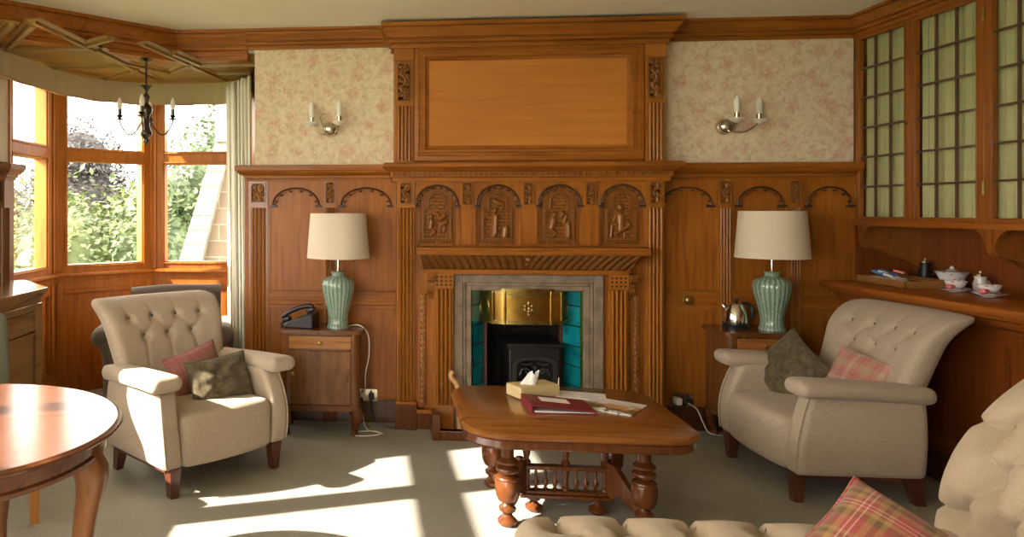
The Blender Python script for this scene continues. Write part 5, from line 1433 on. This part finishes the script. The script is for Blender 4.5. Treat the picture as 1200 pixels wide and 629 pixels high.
# raised, leaning, buttoned end
BB = []
for r_ in range(4):
    for c in range(6):
        BB.append((-2.80-c*.165-(.082 if r_ % 2 else 0), .52+r_*.135))
tb_ = tufts(BB, .050, .065); cb2 = creases(links(BB, .082, .135)+[((by, bz), (by+.20, bz)) for by, bz in BB if by > -2.81]+[((by, bz), (by, bz+.2)) for by, bz in BB if bz > .9], .012, .026)
def backd(x, y, z):
    # block local: x thickness about 0, y width, z height .36..1.02
    t = (z-.36)/.66
    d = (tb_(y, z)+cb2(y, z)) if x < 0 else 0
    yy = y+.09
    t = max(0, t)
    return (1.885+x+d+.31*(t/.91)**2.8, yy, z-.10*max(0, t-.7)*(1 if x > 0 else 0))
m = MB(); m.rbox(.17, 1.02, .68, .08, (10, 110, 80), (0, -3.20, .68), backd); m.build('back_end', LINENC, cl, CL, smooth=80)
for (by, bz) in BB:
    p = backd(-.085, by, bz); mm = MB(); mm.sphere((p[0]-.004, p[1], p[2]), .015, 10, sc=(.6, 1, 1)); mm.build('back_button', BUTT, cl, CL)
for x in (.62, 2.0):
    for y in (-2.72, -3.34):
        m = MB(); m.lathe([(.016, 0), (.024, .06), (.034, .12), (.03, .17)], (x, y, 0), 14); m.build('leg', LEGM, cl, CL)
cushion('cushion', 'red and tan tartan cushion lying tilted on the foreground chaise', (1.36, -3.13, .555), (math.radians(-50), math.radians(40), math.radians(-14)), .34, .34, .15, PLAIDR)
# ------------------------------------------------------------------ outside
gr = MB(); gr.box(-60, 40, -40, 90, -3.4, -3.2); go = gr.build('lawn', plain('lawn', (.10, .17, .03), 1, var=.3, scale=3)); go['kind'] = 'structure'; go['label'] = 'lawn outside the bay window'
def leafmat(n, c1, c2):
    m, nt, b = newmat(n)
    oi = nt.nodes.new('ShaderNodeTexCoord'); no = nt.nodes.new('ShaderNodeTexNoise'); no.inputs['Scale'].default_value = 1.6; no.inputs['Detail'].default_value = 6
    nt.links.new(oi.outputs['Object'], no.inputs['Vector'])
    r = ramp(nt, [(.35, c1), (.65, c2)]); nt.links.new(no.outputs['Fac'], r.inputs['Fac']); nt.links.new(r.outputs['Color'], b.inputs['Base Color'])
    b.inputs['Roughness'].default_value = .6
    tr = nt.nodes.new('ShaderNodeBsdfTranslucent'); nt.links.new(r.outputs['Color'], tr.inputs['Color'])
    mx = nt.nodes.new('ShaderNodeMixShader'); mx.inputs['Fac'].default_value = .3
    o = nt.nodes['Material Output']; nt.links.new(b.outputs[0], mx.inputs[1]); nt.links.new(tr.outputs[0], mx.inputs[2]); nt.links.new(mx.outputs[0], o.inputs['Surface'])
    return m
LG = leafmat('bright_leaf', (.045, .07, .018), (.13, .155, .048)); LM = leafmat('mid_leaf', (.028, .052, .016), (.08, .11, .038)); LC = leafmat('copper_leaf', (.022, .018, .018), (.06, .049, .045))
BARK = plain('bark', (.12, .09, .06), .9, var=.3)
def tree(label, loc, blobs, n, size, mat, seed, up=0):
    rnd = random.Random(seed)
    t = thing('tree', label, 'tree', loc)
    h = min(b[2]+b[3]*.3 for b in blobs)
    m = MB(); m.tube([(0, 0, 0), (.1, 0, h*.5), (0, .1, h)], [.28, .2, .14], 10)
    for b in blobs: m.tube([(0, .1, h*.8), (b[0]*.6, b[1]*.6, (h+b[2])/2), (b[0], b[1], b[2])], [.12, .08, .03], 6)
    m.build('trunk', BARK, t)
    m = MB(); tot = sum(b[3]**2 for b in blobs)
    for (bx, by, bz, br) in blobs:
        for _ in range(int(n*br*br/tot)):
            v = Vector((rnd.gauss(0, 1), rnd.gauss(0, 1), rnd.gauss(0, 1))).normalized()
            r = br*(.72+.32*rnd.random())*(1+.25*noise.noise(v*2.5+Vector((bx, by, bz))))
            c = Vector((bx, by, bz))+v*r
            a = Vector((rnd.gauss(0, 1), rnd.gauss(0, 1), rnd.gauss(0, .6))).normalized(); b_ = a.cross(v+Vector((0, 0, .4))).normalized(); s = size*rnd.uniform(.6, 1.3)
            q = [c-a*s, c-b_*s*.55, c+a*s, c+b_*s*.55]
            m.add([tuple(p) for p in q], [(0, 1, 2, 3)])
    # inner mass so the sky does not show through the middle
    for (bx, by, bz, br) in blobs: m.sphere((bx, by, bz), br*.72, 14)
    m.build('crown', mat, t, flat=True)
    return t
G0 = -3.2
tree('bright green broad tree filling the middle bay window', (-6.6, 11, G0), [(0, 0, 3.2, 1.9), (-1.6, .5, 2.8, 1.7), (1.3, .4, 3.4, 1.5), (.2, -.6, 1.8, 1.9), (-2.8, -.3, 1.8, 1.7), (2.6, 0, 2.3, 1.7), (1.5, 1, 4.5, 1.0)], 15000, .085, LG, 1)
tree('dark copper leaved tree rising behind the green one', (-9.9, 20, G0), [(0, 0, 4.2, 2.5), (-2.6, 0, 3.6, 2.0), (2.4, .3, 3.6, 2.2), (-.3, .3, 6.3, 1.6)], 18000, .09, LC, 2)
tree('tall mid green conifer seen in the window nearest the fireplace', (-3.6, 9.4, G0), [(0, 0, 3.6, 1.5), (.5, .2, 5.0, 1.4), (1.1, .4, 6.0, 1.1), (-.2, 0, 2.2, 1.6), (1.6, .2, 3.2, 1.4), (1.2, 0, 4.4, 1.4)], 12000, .07, LM, 3)
tree('light green tree seen in the leftmost window', (-9.6, 6.5, G0), [(0, 0, 3.4, 1.8), (.3, 1.5, 2.4, 1.8), (-.6, -1.6, 2.8, 1.8), (.2, .2, 4.3, 1.1), (0, -3, 2, 1.7)], 11000, .08, LG, 4)
tree('distant pale green trees beyond the lawn', (-14, 17, G0), [(0, 0, 3.4, 2.8), (4, 2, 3.2, 2.8), (-3, -2, 3.5, 2.8), (8, 2, 3, 2.8)], 9000, .15, LG, 5)
def brickstone():
    m, nt, b = newmat('pale_stone_blocks')
    tc = nt.nodes.new('ShaderNodeTexCoord'); mp = nt.nodes.new('ShaderNodeMapping'); mp.inputs['Rotation'].default_value = (PI/2, 0, 0)
    nt.links.new(tc.outputs['Object'], mp.inputs['Vector'])
    br = nt.nodes.new('ShaderNodeTexBrick'); br.inputs['Scale'].default_value = 1.5; br.inputs['Color1'].default_value = (.22, .16, .12, 1); br.inputs['Color2'].default_value = (.17, .12, .09, 1); br.inputs['Mortar'].default_value = (.28, .24, .2, 1)
    br.inputs['Mortar Size'].default_value = .012; br.inputs['Brick Width'].default_value = .55; br.inputs['Row Height'].default_value = .32
    nt.links.new(mp.outputs['Vector'], br.inputs['Vector']); nt.links.new(br.outputs['Color'], b.inputs['Base Color']); b.inputs['Roughness'].default_value = .9
    return m
GO = (-1.2, 4.6, G0)
ga = thing('stone_gable', 'pale stone gable with stepped slate slope outside the right bay window', 'building', GO)
m = MB(); m.prism([(-2.12, -3.2), (-2.12, 1.05), (-1.74, 2.45), (-1.54, 2.62), (.6, 2.62), (.6, -3.2)], 4.4, 7.0, 'y'); m.build('gable_wall', brickstone(), ga, GO)
m = MB()
a = Vector((-2.70, -.1)); b = Vector((-1.94, 2.35)); N = 26
for i in range(N):
    p = a+(b-a)*i/N; q = a+(b-a)*(i+1)/N; p2 = p+Vector((.34-.006*i, 0)); q2 = q+Vector((.34-.006*i, 0))
    m.prism([(p.x-.02, p.y), (q.x-.0, q.y+.02), (q2.x, q.y+.02), (p2.x, p.y)], 4.25+.01*(i % 2), 6.9, 'y')
m.build('slate_slope', plain('pale_slate', (.25, .225, .19), .9, var=.35, scale=9), ga, GO)
m = MB(); m.box(-1.94, -1.54, 4.2, 4.6, 2.35, 3.6); m.box(-1.98, -1.50, 4.16, 4.64, 2.9, 3.0); m.build('stone_finial', plain('white_stone', (.32, .30, .26), .8), ga, GO)

# ------------------------------------------------------------------ light
w = bpy.data.worlds.new('sky'); bpy.context.scene.world = w; w.use_nodes = True
nt = w.node_tree; bg = nt.nodes['Background']
tc = nt.nodes.new('ShaderNodeTexCoord'); no = nt.nodes.new('ShaderNodeTexNoise'); no.inputs['Scale'].default_value = 2.5; no.inputs['Detail'].default_value = 6
nt.links.new(tc.outputs['Generated'], no.inputs['Vector'])
r = ramp(nt, [(.35, (.94, .90, .84)), (.6, (1.0, .93, .81))]); nt.links.new(no.outputs['Fac'], r.inputs['Fac']); nt.links.new(r.outputs['Color'], bg.inputs['Color'])
bg.inputs['Strength'].default_value = 3.2
sd = bpy.data.lights.new('sun', 'SUN'); sd.energy = 7.0; sd.angle = math.radians(.6); sd.color = (1, .93, .80)
so_ = bpy.data.objects.new('sun', sd); COL.objects.link(so_)
dirv = Vector((.936, .351, -.615)).normalized(); so_.rotation_euler = dirv.to_track_quat('-Z', 'Y').to_euler(); so_.location = (-8, -6, 8)

# ------------------------------------------------------------------ camera
cd = bpy.data.cameras.new('camera'); cam = bpy.data.objects.new('camera', cd); COL.objects.link(cam)
cam.location = (0, -5.2, 1.47); cam.rotation_euler = (PI/2, 0, math.atan(80/870))
cd.sensor_width = 36; cd.lens = 870/1200*36; cd.shift_x = 250/1200; cd.shift_y = -68.5/1200; cd.clip_start = .05; cd.clip_end = 300
sc = bpy.context.scene; sc.camera = cam
sc.view_settings.view_transform = 'Standard'; sc.view_settings.look = 'None'; sc.view_settings.gamma = 1; sc.view_settings.use_curve_mapping = False
sc.view_settings.exposure = 2.0
